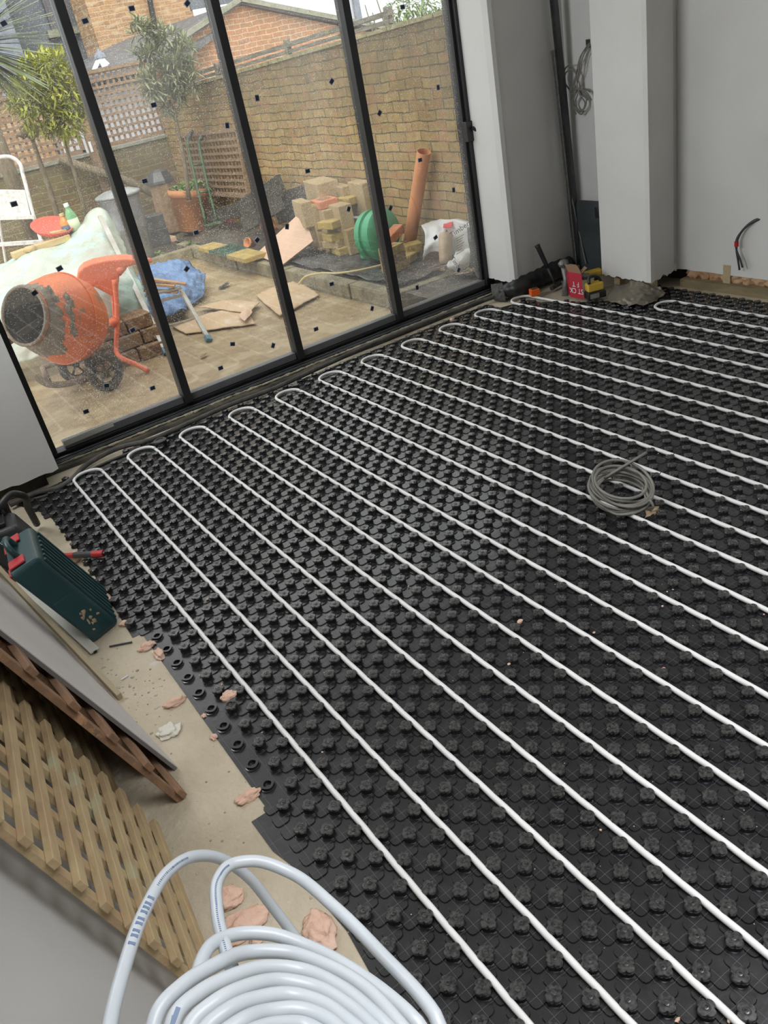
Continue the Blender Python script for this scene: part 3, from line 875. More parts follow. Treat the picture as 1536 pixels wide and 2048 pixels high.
trellis('trellis_panel', (2.80, 9.1, 1.07), (0.98, 0, 0), (0, 0, 0.88), 'square weathered trellis panel on the back wall behind the grey-leaved shrub', 'trellis', 13, 11)
trellis('trellis_panel', (0.86, 9.1, 1.07), (1.80, 0, 0), (0, 0, 0.88), 'wide weathered trellis panel on the back wall behind the yellow-green bush', 'trellis', 23, 11)
trellis('trellis_panel', (-1.04, 9.1, 1.07), (1.80, 0, 0), (0, 0, 0.88), 'weathered trellis panel on the back wall at the far left edge behind the ladder', 'trellis', 23, 11)
for x, tx in ((2.68, 'with a small white tag'), (0.76, 'at the far left by the ladder')):
    t = thing('fence_post', 'reddish square timber fence post between trellis panels ' + tx, 'post', (x, 9.05, 0))
    MB().box((x, 9.02 - .0, 0.2), (x + 0.09, 9.02 - 0.09, 2.02)).build('shaft', M['old_wood'], t, bevel=0.004)
    if x > 2: MB().pbox(at(176, 284, Y=8.92), (0.03, 0, 0), (0, 0.006, 0), (0, 0, -0.12)).build('tag', M['render_white'], t)
# second trellis leaning on the side wall
tl = at(362, 268, X=3.68); tr = at(478, 290, X=3.60); br = at(502, 395, X=3.55); bl = at(386, 388, X=3.62)
e = trellis('trellis_panel', bl, br - bl, tl - bl, 'brown square trellis panel leaning on the side brick wall', 'trellis', 19, 10, w=0.028)

# neighbouring buildings
def slab(mb, pts, vec): return mb.prism([V(p) for p in pts], vec)


g = thing('gabled_outbuilding', 'orange brick outbuilding with a low gable above the garden walls', 'building', (6.8, 12, 0))
ap = at(477, 10, Y=12); le = at(300, 150, Y=12); ri = at(682, 52, Y=12)
le = V((3.6, 12, 1.72)); ri2 = V((9.3, 12, ri.z - 0.25))
bb = MB(); slab(bb, [(4.9, 12, -0.1), (9.3, 12, -0.1), (9.3, 12, ri2.z), (ap.x, 12, ap.z), (4.9, 12, 1.95)], (0, 3.2, 0)); bb.build('wall', M['red_gable'], g)
# brick-on-end band
M['soldier'] = brick_mat('soldier_course', (0, 2), (0.50, 0.26, 0.14), (0.40, 0.21, 0.12), (0.55, 0.45, 0.33), bw=0.075, rh=0.24, mort=0.01, bump=0.2, offset=0)
MB().pbox((4.92, 11.97, 1.22), (4.3, 0, 0.0), (0, 0.03, 0), (0, 0, 0.25)).build('brick_band', M['soldier'], g)
for (p, q) in ((V((ap.x, 11.9, ap.z)), V((4.4, 11.9, 1.80))), (V((ap.x, 11.9, ap.z)), V((9.6, 11.9, ri2.z - 0.05)))):
    d = q - p
    nn = V((-d.z, 0, d.x)).normalized(); nn = nn if nn.z > 0 else -nn
    MB().pbox(p, d, (0, 3.5, 0), nn * 0.05).build('roof_slope', M['slate'], g)
    MB().pbox(p + nn * 0.03 + V((0, -0.05, 0)), d, (0, 0.10, 0), nn * 0.07).build('verge_tiles', M['cement'], g)
lead = MB()
a1 = at(163, 135, Y=10.4); 
g3 = thing('grey_shed', 'pale grey boarded shed seen through the back trellis', 'shed', (3.8, 12, 0))
M['shed_grey'] = mat('shed_grey', (0.42, 0.42, 0.45), .8, c2=(0.52, 0.52, 0.55), sc=4)
MB().box((3.1, 12.2, 0), (4.85, 13.2, 1.72)).build('wall', M['shed_grey'], g3)
g4 = thing('brick_store', 'low brown brick store seen through the left trellis panels', 'building', (1, 12.5, 0))
MB().box((-4, 12.3, 0), (3.05, 13.3, 1.85)).build('wall', M['house_brick'], g4)
MB().box((-4.05, 12.2, 1.85), (3.05, 13.4, 1.91)).build('roof', M['slate'], g4)
MB().box((3.06, 12.1, 1.72), (4.85, 13.3, 1.78)).build('roof', M['slate'], g3)
tp = at(200, 112, Y=12.6); l1 = at(163, 143, Y=12.45); r1 = at(240, 130, Y=12.45)
l1.z = min(l1.z, 1.79); r1.z = min(r1.z, 1.79); mid_ = V((tp.x - .05, 12.2, 1.78))
for q in (l1, r1, mid_): MB().beam(tp, q, 0.10, 0.03).build('glazing_bar', M['render_white'], g3)
M['lead'] = mat('lead_flashing', (0.16, 0.18, 0.23), 0.5, c2=(0.24, 0.26, 0.30), sc=6)
MB().lathe(tp + V((0, 0, -0.03)), (0, 0, 1), [(0, .10), (.05, .09), (.10, .03), (.13, .02)], 8).build('ridge_cap', M['lead'], g3)
# long grey roof to the left of the gable
g = thing('slate_roofed_house', 'rough brown brick house with grey slate roof rising behind the trellis', 'building', (4, 14.5, 0))
q0 = at(160, 150, Y=14.5); q1 = at(196, 98, Y=14.5); q2 = at(395, 30, Y=14.5); q3 = at(480, 5, Y=14.5)
hb_ = MB(); hb_.box((at(188, 60, Y=14.5).x, 14.5, 0), (at(385, 20, Y=14.5).x, 15.4, 7)); hb_.build('wall', M['house_brick'], g)
rp = [at(155, 118, Y=13.6), at(200, 98, Y=14.5), at(480, 3, Y=14.5), at(470, 20, Y=12.6), at(300, 118, Y=11.8), at(150, 160, Y=11.8)]
rb = MB(); C = [[at(140, 135, Y=14.48), at(240, 84, Y=14.48), at(360, 42, Y=14.48), at(500, -6, Y=14.48)], [at(140, 165, Y=11.6), at(260, 135, Y=11.6), at(370, 100, Y=11.6), at(470, 22, Y=12.5)]]
rb.net(C, 20, 8, thick=-0.08); rb.build('roof_slope', M['slate'], g)
dp = [at(292, -40, Y=14.42), at(312, 66, Y=14.42)]
MB().tube([dp[0], dp[1]], 0.05, 10).build('downpipe', M['black'], g)
wx = at(383, 20, Y=14.45); MB().pbox(wx, (1.1, 0, 0), (0, 0.05, 0), (0, 0, 0.8)).build('window', M['dark_wall'], g)
g = thing('dark_house', 'dark grey rendered house with a sash window behind the palm', 'building', (1.5, 16, 0))
xr = at(192, 95, Y=15.6).x
MB().box((xr - 1.44, 15.6, 0), (xr, 17, 8)).build('wall', M['dark_wall'], g)
wz = at(120, 45, Y=15.55)
MB().pbox((wz.x - .2, 15.50, wz.z - .1), (0.75, 0, 0), (0, 0.1, 0), (0, 0, 1.6)).build('window', M['slate'], g)
MB().pbox((wz.x - .3, 15.45, wz.z - .22), (0.95, 0, 0), (0, 0.15, 0), (0, 0, 0.12)).build('sill', M['cement'], g)
g = thing('pale_house', 'pale blue-grey rendered house wall beyond the palm leaves', 'building', (0, 15, 0))
MB().box((xr - 7, 15.2, 0), (xr - 1.45, 16.5, 8)).build('wall', M['lead'], g)
MB().box((xr - 3.2, 15.1, 0), (xr - 2.9, 15.2, 8)).build('pilaster', M['cement'], g)
g = thing('white_house', 'white rendered house wall rising behind the brick gable', 'building', (12, 18, 0))
x0 = at(525, 5, Y=18).x
MB().box((x0, 18, 0), (x0 + 9, 20, 9)).build('wall', M['render_white'], g)
MB().beam(at(700, -60, Y=17.9), at(722, 62, Y=17.9), 0.16, 0.08, up=(0, 1, 0)).build('downpipe', M['lead'], g)
MB().box((x0 + 4.6, 17.8, 0), (x0 + 9.2, 18, 3.2)).build('lower_wall', M['render_white'], g)

# ---------------------------------------------------------------- plants
def leafmat(name, c1, c2, c3=None):
    m = mat(name, c1, 0.5, c2=c2, sc=5, c3=c3, sc3=9, p3=0.6)
    P = m.node_tree.nodes['Principled BSDF']
    P.inputs['Transmission Weight'].default_value = 0.0
    return m


M['leaf_lime'] = leafmat('lime_leaf', (0.42, 0.42, 0.05), (0.27, 0.30, 0.04), (0.58, 0.55, 0.12))
M['leaf_grey'] = leafmat('grey_leaf', (0.30, 0.32, 0.19), (0.20, 0.23, 0.13), (0.50, 0.50, 0.36))
M['leaf_green'] = leafmat('green_leaf', (0.13, 0.22, 0.05), (0.22, 0.33, 0.09))
M['leaf_palm'] = leafmat('palm_leaf', (0.10, 0.13, 0.05), (0.20, 0.24, 0.12))
M['bark'] = mat('bark', (0.13, 0.095, 0.06), 0.9, c2=(0.22, 0.18, 0.11), sc=12, bump=0.6, stretch=(3, 3, 1))


def leaf(mb, p, d, L, w, droop=0.3, up=None):
    d = V(d).normalized(); u = V(up or (0, 0, 1)); s = d.cross(u)
    s = s.normalized() * w if s.length > 1e-4 else V((w, 0, 0))
    n = s.cross(d).normalized()
    a = V(p)
    pts = []
    for k, (t_, ww) in enumerate(((0.0, .15), (.35, 1), (.7, .75), (1.0, 0.03))):
        c = a + d * L * t_ - V((0, 0, droop * L * t_ * t_))
        pts += [c - s * ww * .5, c + n * (-w * .15 * (ww > .2)), c + s * ww * .5]
    fs = []
    for k in range(3):
        for j in (0, 1):
            fs.append((k * 3 + j, k * 3 + j + 1, k * 3 + 4 + j, k * 3 + 3 + j))
    mb.add(pts, fs)


def rdir(zmin=-0.4):
    while True:
        q = V((random.uniform(-1, 1), random.uniform(-1, 1), random.uniform(zmin, 1)))
        if 0.1 < q.length < 1: return q.normalized()


def shrub(name, label, balls, stems, n, L, w, lm, droop=0.4, whorl=1, cat='shrub', zmin=-.4):
    base = stems[0][0]
    t = thing(name, label, cat, base)
    g = MB()
    for pts, r0, r1 in stems_norm(stems):
        k = len(pts); g.tube(spline(pts, 14), [r0 + (r1 - r0) * i / 13 for i in range(14)], 7)
    f = MB()
    tot = sum(b[1] ** 2 for b in balls)
    for c, r in balls:
        c = V(c)
        for i in range(int(n * r * r / tot)):
            d = rdir(-1); rr = r * random.uniform(0.35, 1.0) ** 0.6
            p = c + V((d.x * rr, d.y * rr, d.z * rr))
            if whorl == 1: leaf(f, p, (d + rdir(zmin) * 1.0), L * random.uniform(.6, 1.2), w * random.uniform(.7, 1.2), droop)
            else:
                ax = (d + V((0, 0, 0.8))).normalized()
                g.tube([c.lerp(p, 0.3), p], [0.004, 0.003], 4)
                for q in range(whorl):
                    leaf(f, p - ax * random.uniform(0, .05), (ax * random.uniform(.2, .9) + rdir(-.6)), L * random.uniform(.7, 1.1), w, droop)
    g.build('stem', M['bark'], t, smooth=True)
    f.build('foliage', lm, t)
    return t


def stems_norm(st):
    return [(s[0] if isinstance(s[0], list) else s, *(s[1:] if isinstance(s[0], list) else (0.02, 0.01))) for s in st]


def shr(name, label, YY, balls, stems, n, L, w, lm, **k):
    B = []
    for (px, py, r) in balls:
        c = at(px, py, Y=YY + random.uniform(-.12, .12)); B.append((c, r))
    ST = []
    for pts, a, b in stems:
        ST.append(([at(px, py, Y=YY) for px, py in pts], a, b))
    base = ST[0][0][0]
    t = thing(name, label, k.get('cat', 'shrub'), base)
    g = MB()
    for pts, r0, r1 in ST: g.tube(spline(pts, 14), [r0 + (r1 - r0) * i / 13 for i in range(14)], 7)
    f = MB()
    tot = sum(b[1] ** 2 for b in B); wh = k.get('whorl', 1); dr = k.get('droop', .4)
    for c, r in B:
        for i in range(int(n * r * r / tot)):
            d = rdir(-1); rr = r * random.uniform(0.3, 1.0) ** 0.6; p = c + d * rr
            if wh == 1: leaf(f, p, d + rdir(-.5), L * random.uniform(.6, 1.2), w * random.uniform(.7, 1.2), dr)
            else:
                ax = (d + V((0, 0, 0.8))).normalized()
                g.tube([c.lerp(p, 0.2), p], [0.005, 0.003], 4)
                for q in range(wh): leaf(f, p - ax * random.uniform(0, .06), ax * random.uniform(.2, .9) + rdir(-.6), L * random.uniform(.7, 1.1), w, dr)
    g.build('stem', M['bark'], t, smooth=True); f.build('foliage', lm, t)
    return t


shr('leafy_bush', 'tall bush of yellow-green leaves on a thin trunk by the back trellis', 7.3, [(95, 145, .20), (60, 175, .20), (125, 185, .24), (80, 220, .24), (130, 235, .20), (60, 130, .10), (45, 205, .14), (110, 130, .14), (150, 210, .12)],
    [([(175, 440), (150, 350), (128, 280), (118, 235), (100, 170)], .022, .012), ([(118, 235), (135, 200), (140, 160)], .012, .006)], 2600, .11, .030, M['leaf_lime'], droop=.15)
shr('oleander_shrub', 'tall grey-leaved shrub in front of the corner of the two walls', 7.25, [(285, 60, .15), (330, 75, .15), (365, 95, .15), (295, 120, .17), (340, 130, .2), (300, 165, .17), (350, 175, .2), (375, 130, .13), (330, 205, .13), (385, 165, .08)],
    [([(378, 400), (368, 320), (356, 260), (350, 225), (335, 160), (325, 100)], .028, .01), ([(352, 235), (370, 170), (365, 110)], .014, .006), ([(350, 230), (310, 160), (288, 80)], .014, .006)], 190, .15, .024, M['leaf_grey'], whorl=9, droop=.15)
# bare standard tree with a knobbly head, left
t = thing('pruned_tree', 'bare pollarded little tree with a dark knobbly head left of the lime bush', 'tree', at(120, 450, Y=7.6))
MB().tube(spline([at(120, 450, Y=7.6), at(100, 380, Y=7.6), at(75, 310, Y=7.6), at(62, 270, Y=7.6)], 16), [.035 - .001 * i for i in range(16)], 8).build('stem', M['bark'], t, smooth=True)
MB().blob(at(56, 262, Y=7.6), (.11, .1, .07), 3, 3, .6).build('crown', M['bark'], t, smooth=True)
# palm: strap leaves fanning from beyond the left edge
t = thing('palm', 'dark strap-leaved palm reaching in from the upper left edge', 'palm', at(-70, 120, Y=6.0) - V((0, 0, 1.6)))
MB().tube([at(-70, 120, Y=6.0) - V((0, 0, 1.6)), at(-70, 110, Y=6.0)], .07, 10).build('trunk', M['bark'], t, smooth=True)
f = MB(); c0 = at(-70, 95, Y=6.0)
for k in range(110):
    a = random.uniform(-1.0, 1.1); yy = random.uniform(-.7, .7)
    d = V((math.cos(a), yy, math.sin(a)))
    L = random.uniform(.45, .85 if a > -.45 else .62); s = V((0, 0, 1)).cross(d).normalized() * .028
    pts = []
    for q in range(5):
        u = q / 4; c = c0 + d * L * u - V((0, 0, .12 * L * u * u)); w = (.4, 1, .9, .6, .05)[q]
        pts += [c - s * w, c + s * w + V((0, 0, .006))]
    f.add(pts, [(q * 2, q * 2 + 1, q * 2 + 3, q * 2 + 2) for q in range(4)])
f.build('fronds', M['leaf_palm'], t)
# climber above the wall, top right
shr('climbing_plant', 'loose green climber spilling over the top right end of the brick wall', 4.6, [(800, 18, .12), (835, 12, .14), (865, 8, .12), (780, 30, .06)], [([(860, 60), (845, 30), (830, 5)], .01, .005)], 520, .07, .022, M['leaf_green'], cat='climber')
t = thing('bare_twigs', 'bare twigs sticking up beyond the brick wall top', 'twigs', at(745, 60, Y=6.2))
g = MB()
for a, b in (((745, 62), (730, 10)), ((752, 60), (745, 25)), ((770, 50), (752, -5))): g.tube([at(*a, X=4.3), at(*b, X=4.3)], [.008, .004], 6)
g.build('stem', M['bark'], t)
# ---------------------------------------------------------------- things in the garden
M['orange'] = mat('mixer_orange', (0.80, 0.16, 0.02), 0.5, c2=(0.70, 0.13, 0.02), sc=6, c3=(0.30, 0.17, 0.08), sc3=5.5, p3=0.55, bump=0.15, bsc=30)
M['coral'] = mat('coral_plastic', (0.85, 0.16, 0.06), 0.45, c2=(0.80, 0.20, 0.09), sc=5)
M['cement_dirt'] = mat('cement_dirt', (0.16, 0.125, 0.09), 0.9, c2=(0.28, 0.22, 0.16), sc=12, bump=0.8, bsc=40)
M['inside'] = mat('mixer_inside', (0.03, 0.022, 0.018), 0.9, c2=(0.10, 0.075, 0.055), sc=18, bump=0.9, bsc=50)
M['tyre'] = mat('tyre', (0.03, 0.028, 0.025), 0.85, c2=(0.12, 0.10, 0.075), sc=10, bump=0.3)
M['block'] = mat('concrete_block', (0.36, 0.26, 0.13), 0.95, c2=(0.45, 0.34, 0.19), sc=5, bump=0.6, bsc=60, c3=(0.20, 0.15, 0.08), sc3=7, p3=0.62)
M['yellow_brick'] = mat('yellow_brick', (0.48, 0.34, 0.10), 0.9, c2=(0.33, 0.24, 0.09), sc=14, bump=0.6, bsc=50)
M['old_brick'] = mat('old_brick', (0.22, 0.13, 0.08), 0.95, c2=(0.33, 0.22, 0.12), sc=18, bump=0.7, bsc=50)
M['red_brick'] = mat('red_brick', (0.50, 0.17, 0.075), 0.85, c2=(0.60, 0.24, 0.12), sc=12, bump=0.4, bsc=50)
M['terracotta'] = mat('terracotta', (0.60, 0.24, 0.09), 0.7, c2=(0.46, 0.20, 0.09), sc=5, bump=0.1, c3=(0.35, 0.22, 0.10), sc3=6, p3=0.62)
M['drain_orange'] = mat('drain_orange', (0.72, 0.30, 0.13), 0.35, c2=(0.66, 0.28, 0.13), sc=4)
M['green_plastic'] = mat('green_plastic', (0.03, 0.28, 0.12), 0.35, c2=(0.05, 0.34, 0.17), sc=5, c3=(0.10, 0.22, 0.09), sc3=8, p3=0.64)
M['hose'] = mat('hose', (0.60, 0.50, 0.22), 0.4)
M['galv'] = mat('galvanised', (0.22, 0.23, 0.24), 0.45, metal=0.6, c2=(0.34, 0.35, 0.36), sc=8)
M['lid'] = mat('bin_lid', (0.42, 0.43, 0.42), 0.5, metal=0.3, c2=(0.30, 0.31, 0.30), sc=8)
M['dark_plastic'] = mat('dark_plastic', (0.03, 0.03, 0.03), 0.35, c2=(0.10, 0.10, 0.10), sc=6)
M['green_paint'] = mat('green_paint', (0.05, 0.10, 0.05), 0.5, c2=(0.08, 0.14, 0.07), sc=10)
M['white_paint'] = mat('white_paint', (0.75, 0.74, 0.72), 0.6, c2=(0.50, 0.47, 0.44), sc=30, lo=0.5, hi=0.72)
M['polythene'] = mat('polythene', (0.47, 0.54, 0.46), 0.35, c2=(0.40, 0.38, 0.31), sc=1.6, bump=0.3, bsc=10, c3=(0.42, 0.60, 0.54), sc3=1.2, p3=0.5)
M['tarp'] = mat('blue_tarp', (0.11, 0.20, 0.38), 0.4, c2=(0.17, 0.28, 0.48), sc=4, bump=0.3, bsc=12)
M['ply_pink'] = mat('pink_board', (0.66, 0.44, 0.31), 0.8, c2=(0.58, 0.39, 0.28), sc=4)
M['card'] = mat('wet_card', (0.50, 0.34, 0.19), 0.75, c2=(0.58, 0.42, 0.27), sc=3, c3=(0.66, 0.53, 0.40), sc3=3, p3=0.6, bump=0.2)
M['alu'] = mat('aluminium', (0.42, 0.38, 0.31), 0.4, metal=0.5, c2=(0.52, 0.50, 0.46), sc=9)
M['blue_foot'] = mat('blue_foot', (0.12, 0.22, 0.28), 0.6)
M['plank'] = mat('plank', (0.48, 0.32, 0.14), 0.8, c2=(0.58, 0.43, 0.22), sc=6, stretch=(1, 5, 5), c3=(0.60, 0.48, 0.12), sc3=7, p3=0.62)
M['wood_lath'] = mat('lath', (0.36, 0.20, 0.10), 0.8, c2=(0.50, 0.32, 0.18), sc=9, stretch=(1, 5, 5))
M['sack'] = mat('sack', (0.74, 0.73, 0.70), 0.4, c2=(0.62, 0.61, 0.58), sc=4, bump=0.4, bsc=9)
M['sack_brown'] = mat('sack_brown', (0.56, 0.42, 0.28), 0.45, c2=(0.46, 0.34, 0.22), sc=4, stretch=(1, 1, 4), bump=0.5, bsc=7)
M['ink'] = mat('ink', (0.02, 0.025, 0.04), 0.5)
M['ink_red'] = mat('ink_red', (0.75, 0.05, 0.06), 0.5)
M['ink_blue'] = mat('ink_blue', (0.05, 0.09, 0.35), 0.5)
M['red_cast'] = mat('red_cast', (0.40, 0.04, 0.04), 0.6)
M['red_cloth'] = mat('red_bowl', (0.58, 0.10, 0.06), 0.6)


def text(s, name, mat_, parent, org, right, up, size, ext=0.0006):
    """lettering as a mesh; right/up give the writing plane"""
    cu = bpy.data.curves.new(name, 'FONT'); cu.body = s; cu.size = size; cu.extrude = ext; cu.align_x = 'CENTER'; cu.align_y = 'CENTER'; cu.resolution_u = 3
    o = bpy.data.objects.new(name, cu); COL.objects.link(o)
    dg = bpy.context.evaluated_depsgraph_get()
    me = bpy.data.meshes.new_from_object(o.evaluated_get(dg))
    vs = [v.co.copy() for v in me.vertices]; fs = [tuple(p.vertices) for p in me.polygons]
    bpy.data.objects.remove(o); bpy.data.curves.remove(cu); bpy.data.meshes.remove(me)
    r = V(right).normalized(); u = V(up).normalized(); n = r.cross(u)
    return MB().add([V(org) + r * v.x + u * v.y + n * v.z for v in vs], fs).build(name, mat_, parent)


# cement mixer -------------------------------------------------
mouth = at(48, 632, Y=3.18)
bk = at(222, 645, Y=3.60)
ax = (bk - mouth).normalized(); Ld = (bk - mouth).length
t = thing('cement_mixer', 'orange cement mixer with a cement-caked drum mouth behind the leftmost door pane', 'cement mixer', (0.75, 3.45, GZ))
drum = MB()
Ld = .60
prof = [(0, .182), (0.02, .188), (.03, .182), (.14, .240), (.26, .290), (.30, .298), (.34, .298), (.45, .275), (.53, .22), (Ld, .13), (Ld + .01, .06)]
drum.lathe(mouth, ax, prof, 48, cap=False)
inn = [(h_, max(r_ - .012, .01)) for h_, r_ in prof[:-1]]
d_ = drum.build('drum', M['orange'], t, smooth=True)
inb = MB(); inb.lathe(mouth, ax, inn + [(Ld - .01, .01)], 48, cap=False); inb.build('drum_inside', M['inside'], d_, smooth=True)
rm = MB(); u = ax.orthogonal().normalized(); w = ax.cross(u)
rm.tube([mouth + (u * math.cos(a) + w * math.sin(a)) * .185 for a in [i * math.pi / 24 for i in range(48)]], .011, 8, closed=True)
rm.build('rim', M['cement_dirt'], d_, smooth=True)
sp = MB()
cen = mouth + ax * .32
sp.tube([cen + (u * math.cos(a) + w * math.sin(a)) * .302 for a in [i * math.pi / 24 for i in range(48)]], .006, 6, closed=True); sp.build('seam', M['orange'], d_, smooth=True)
bl_ = MB(); bl_.pbox(at(16, 678, Y=3.30), at(78, 636, Y=3.42) - at(16, 678, Y=3.30), (0.0, .03, .0), (0, 0.01, -.045)); bl_.build('mixing_blade', M['cement_dirt'], d_, bevel=.004)
# caked cement and flaking paint on the flank
cr2 = MB(); vs = []; fs = []
NS = 72
def prad(hh):
    for (h0, r0), (h1, r1) in zip(prof, prof[1:]):
        if h0 <= hh <= h1: return r0 + (r1 - r0) * (hh - h0) / max(h1 - h0, 1e-6)
    return .2
for q in range(5):
    for k in range(NS):
        a = 2 * math.pi * k / NS; n2_ = noise.noise(V((math.cos(a) * 3, math.sin(a) * 3, 4))) + .6 * noise.noise(V((math.cos(a) * 9, math.sin(a) * 9, 1)))
        dn = (u * math.cos(a) + w * math.sin(a)); low = max(0, -dn.z)
        end = .09 + .05 * n2_ + .10 * low; hh = .032 + (end - .032) * q / 4
        vs.append(mouth + ax * hh + dn * (prad(hh) + (.004 if q < 4 else .0005)))
for q in range(4):
    for k in range(NS): fs.append((q * NS + k, q * NS + (k + 1) % NS, (q + 1) * NS + (k + 1) % NS, (q + 1) * NS + k))
cr2.add(vs, fs).build('cement_crust', M['cement_dirt'], d_, smooth=True)
mk = MB()
for (px, py, ln) in ((136, 600, .05), (140, 628, .07), (144, 655, .06), (118, 627, .03), (112, 600, .03), (142, 610, .04), (100, 588, .04)):
    dirp = ray(px, py).normalized()
    # intersect ray with the drum surface of revolution by marching
    s_ = 5.0
    for _ in range(900):
        p = T + dirp * s_; q = p - mouth; hh = q.dot(ax); rad = (q - ax * hh).length
        rr = None
        for (h0, r0), (h1, r1) in zip(prof, prof[1:]):
            if h0 <= hh <= h1: rr = r0 + (r1 - r0) * (hh - h0) / max(h1 - h0, 1e-6)
        if rr and rad <= rr: break
        s_ += .004
    else: continue
    mk.blob(p, (.022, .012, ln), px, 2, .9, 3)
mk.build('dried_cement', M['cement_dirt'], d_, smooth=True)
# motor cover and yoke
mc = MB()
poly = [(150, 578), (155, 545), (166, 534), (185, 526), (215, 520), (250, 517), (268, 519), (268, 531), (250, 536), (240, 545), (237, 570), (235, 640), (226, 640), (222, 592), (190, 575)]
mc.prism([at(a, b, Y=3.74) for a, b in poly], (0.06, .20, 0)); mc.build('motor_cover', M['coral'], t, bevel=.02, seg=3)
hd_ = MB(); hd_.tube(spline([at(236, 545, Y=3.74), at(250, 530, Y=3.80), at(275, 523, Y=3.9), at(300, 521, Y=4.0)], 14), [.03] * 4 + [.022] * 10, 10); hd_.build('tilt_handle', M['coral'], t, smooth=True)
fr = MB()
fr.tube(spline([at(228, 560, Y=3.66), at(233, 600, Y=3.66), at(234, 660, Y=3.62), at(233, 705, Y=3.58), at(240, 714, Y=3.5), at(270, 728, Y=3.38), at(297, 742, Z=GZ + .02)], 30), .018, 10)
fr.tube([at(222, 640, Y=3.66), at(233, 650, Y=3.62)], .03, 10)
fr.build('yoke_frame', M['coral'], t, smooth=True)
fr = MB(); fr.tube(spline([at(70, 752, Y=3.5), at(95, 768, Y=3.46), at(130, 768, Y=3.44), at(172, 756, Y=3.45)], 20), .024, 10)
fr.tube([at(172, 756, Y=3.45), at(215, 752, Y=3.25)], .014, 8); fr.tube([at(85, 735, Y=3.6), at(100, 770, Y=3.45)], .02, 8); fr.tube([at(85, 735, Y=3.6), at(226, 690, Y=3.62)], .02, 8)
fr.build('axle_frame', M['cement_dirt'], t, smooth=True)
hubc = at(213, 750, Y=3.22)
wa = (V((.93, -.37, 0))).cross(V((0, 0, 1))).normalized()
wa = V((0.25, -0.97, 0)).normalized()
for dx in (V((0, 0, 0)), V((-.10, .42, 0))):
    wh = MB(); c = hubc + dx; c.z = GZ + .137
    uu = wa.cross(V((0, 0, 1))).normalized()
    wh.tube([c + (uu * math.cos(a) + V((0, 0, 1)) * math.sin(a)) * .112 for a in [i * math.pi / 18 for i in range(36)]], .025, 10, closed=True)
    o = wh.build('wheel', M['tyre'], t, smooth=True)
    ri_ = MB(); ri_.tube([c + (uu * math.cos(a) + V((0, 0, 1)) * math.sin(a)) * .078 for a in [i * math.pi / 18 for i in range(36)]], .007, 6, closed=True)
    for k in range(5):
        a = k * 2 * math.pi / 5 + .4; ri_.tube([c, c + (uu * math.cos(a) + V((0, 0, 1)) * math.sin(a)) * .08], .008, 6)
    ri_.lathe(c - wa * .02, wa, [(0, .02), (.04, .02)], 12); ri_.build('rim', M['tyre'], o, smooth=True)
text('9', 'blue_mark', M['ink_blue'], d_, at(171, 628, Y=3.32), (1, 0, 0.0), (0, 0, 1), .07)

# pile under polythene -------------------------------------------
t = thing('covered_rubble_pile', 'heap of old bricks under a polythene sheet behind the mixer', 'brick pile', (0.8, 4.2, GZ))
pb = MB()
for r_ in range(3):
    for c_ in range(3):
        y = 3.64 - random.uniform(0, .03) + r_ * .05; x = 0.72 + c_ * .215 + (r_ % 2) * .08
        pb.pbox((x, y - .0, GZ + r_ * .105), (.20, random.uniform(-.015, .015), 0), (0, .4, 0), (0, 0, .097))
pb.build('bricks', M['old_brick'], t, bevel=.006)
sh = MB()
C = [[at(-60, 560, Y=5.2), at(10, 523, Y=5.2), at(60, 495, Y=5.2), at(120, 478, Y=5.15), at(160, 448, Y=5.1), at(197, 421, Y=5.0), at(240, 465, Y=4.9)],
     [at(-60, 585, Y=4.9), at(10, 548, Y=4.9), at(60, 520, Y=4.85), at(125, 500, Y=4.8), at(165, 485, Y=4.7), at(205, 470, Y=4.6), at(262, 530, Y=4.5)],
     [at(-60, 640, Y=4.5), at(10, 600, Y=4.5), at(55, 575, Y=4.45), at(125, 548, Y=4.4), at(175, 530, Y=4.3), at(232, 540, Y=4.2), at(285, 590, Y=4.1)],
     [at(-40, 705, Y=4.3), at(20, 660, Y=4.2), at(60, 640, Y=4.15), at(125, 610, Y=4.1), at(180, 590, Y=4.05), at(250, 600, Y=3.98), at(305, 640, Y=3.95)],
     [at(-20, 760, Y=4.2), at(30, 730, Y=4.05), at(70, 720, Y=4.0), at(130, 690, Y=3.98), at(190, 665, Y=3.96), at(262, 655, Y=3.93), at(322, 674, Y=3.9)]]
sh.net(C, 80, 70, amp=.040, fr=3.0, seed=2)
o = sh.build('polythene_sheet', M['polythene'], smooth=True)
tag(o, 'pale green polythene sheet draped over the brick heap behind the mixer', 'plastic sheet')
pl = MB(); pl.beam(at(25, 512, Y=4.98), at(138, 474, Y=5.0), .10, .05)
o = pl.build('timber_offcut', M['plank'], bevel=.004); tag(o, 'yellowish timber offcut lying along the top of the polythene sheet', 'timber')
o = MB().blob(at(60, 498, Y=4.95), (.06, .05, .03), 4, 2, .4).build('stone_lump', M['plank'], smooth=True); tag(o, 'small yellow chip of wood beside the long timber offcut', 'wood chip')
o = MB().pbox(at(108, 480, Y=5.0), at(138, 473, Y=5.05) - at(108, 480, Y=5.0), (0, .08, 0), (0, 0, .06)).build('timber_block', M['plank'], bevel=.004); tag(o, 'short timber block below the red bowl', 'timber')


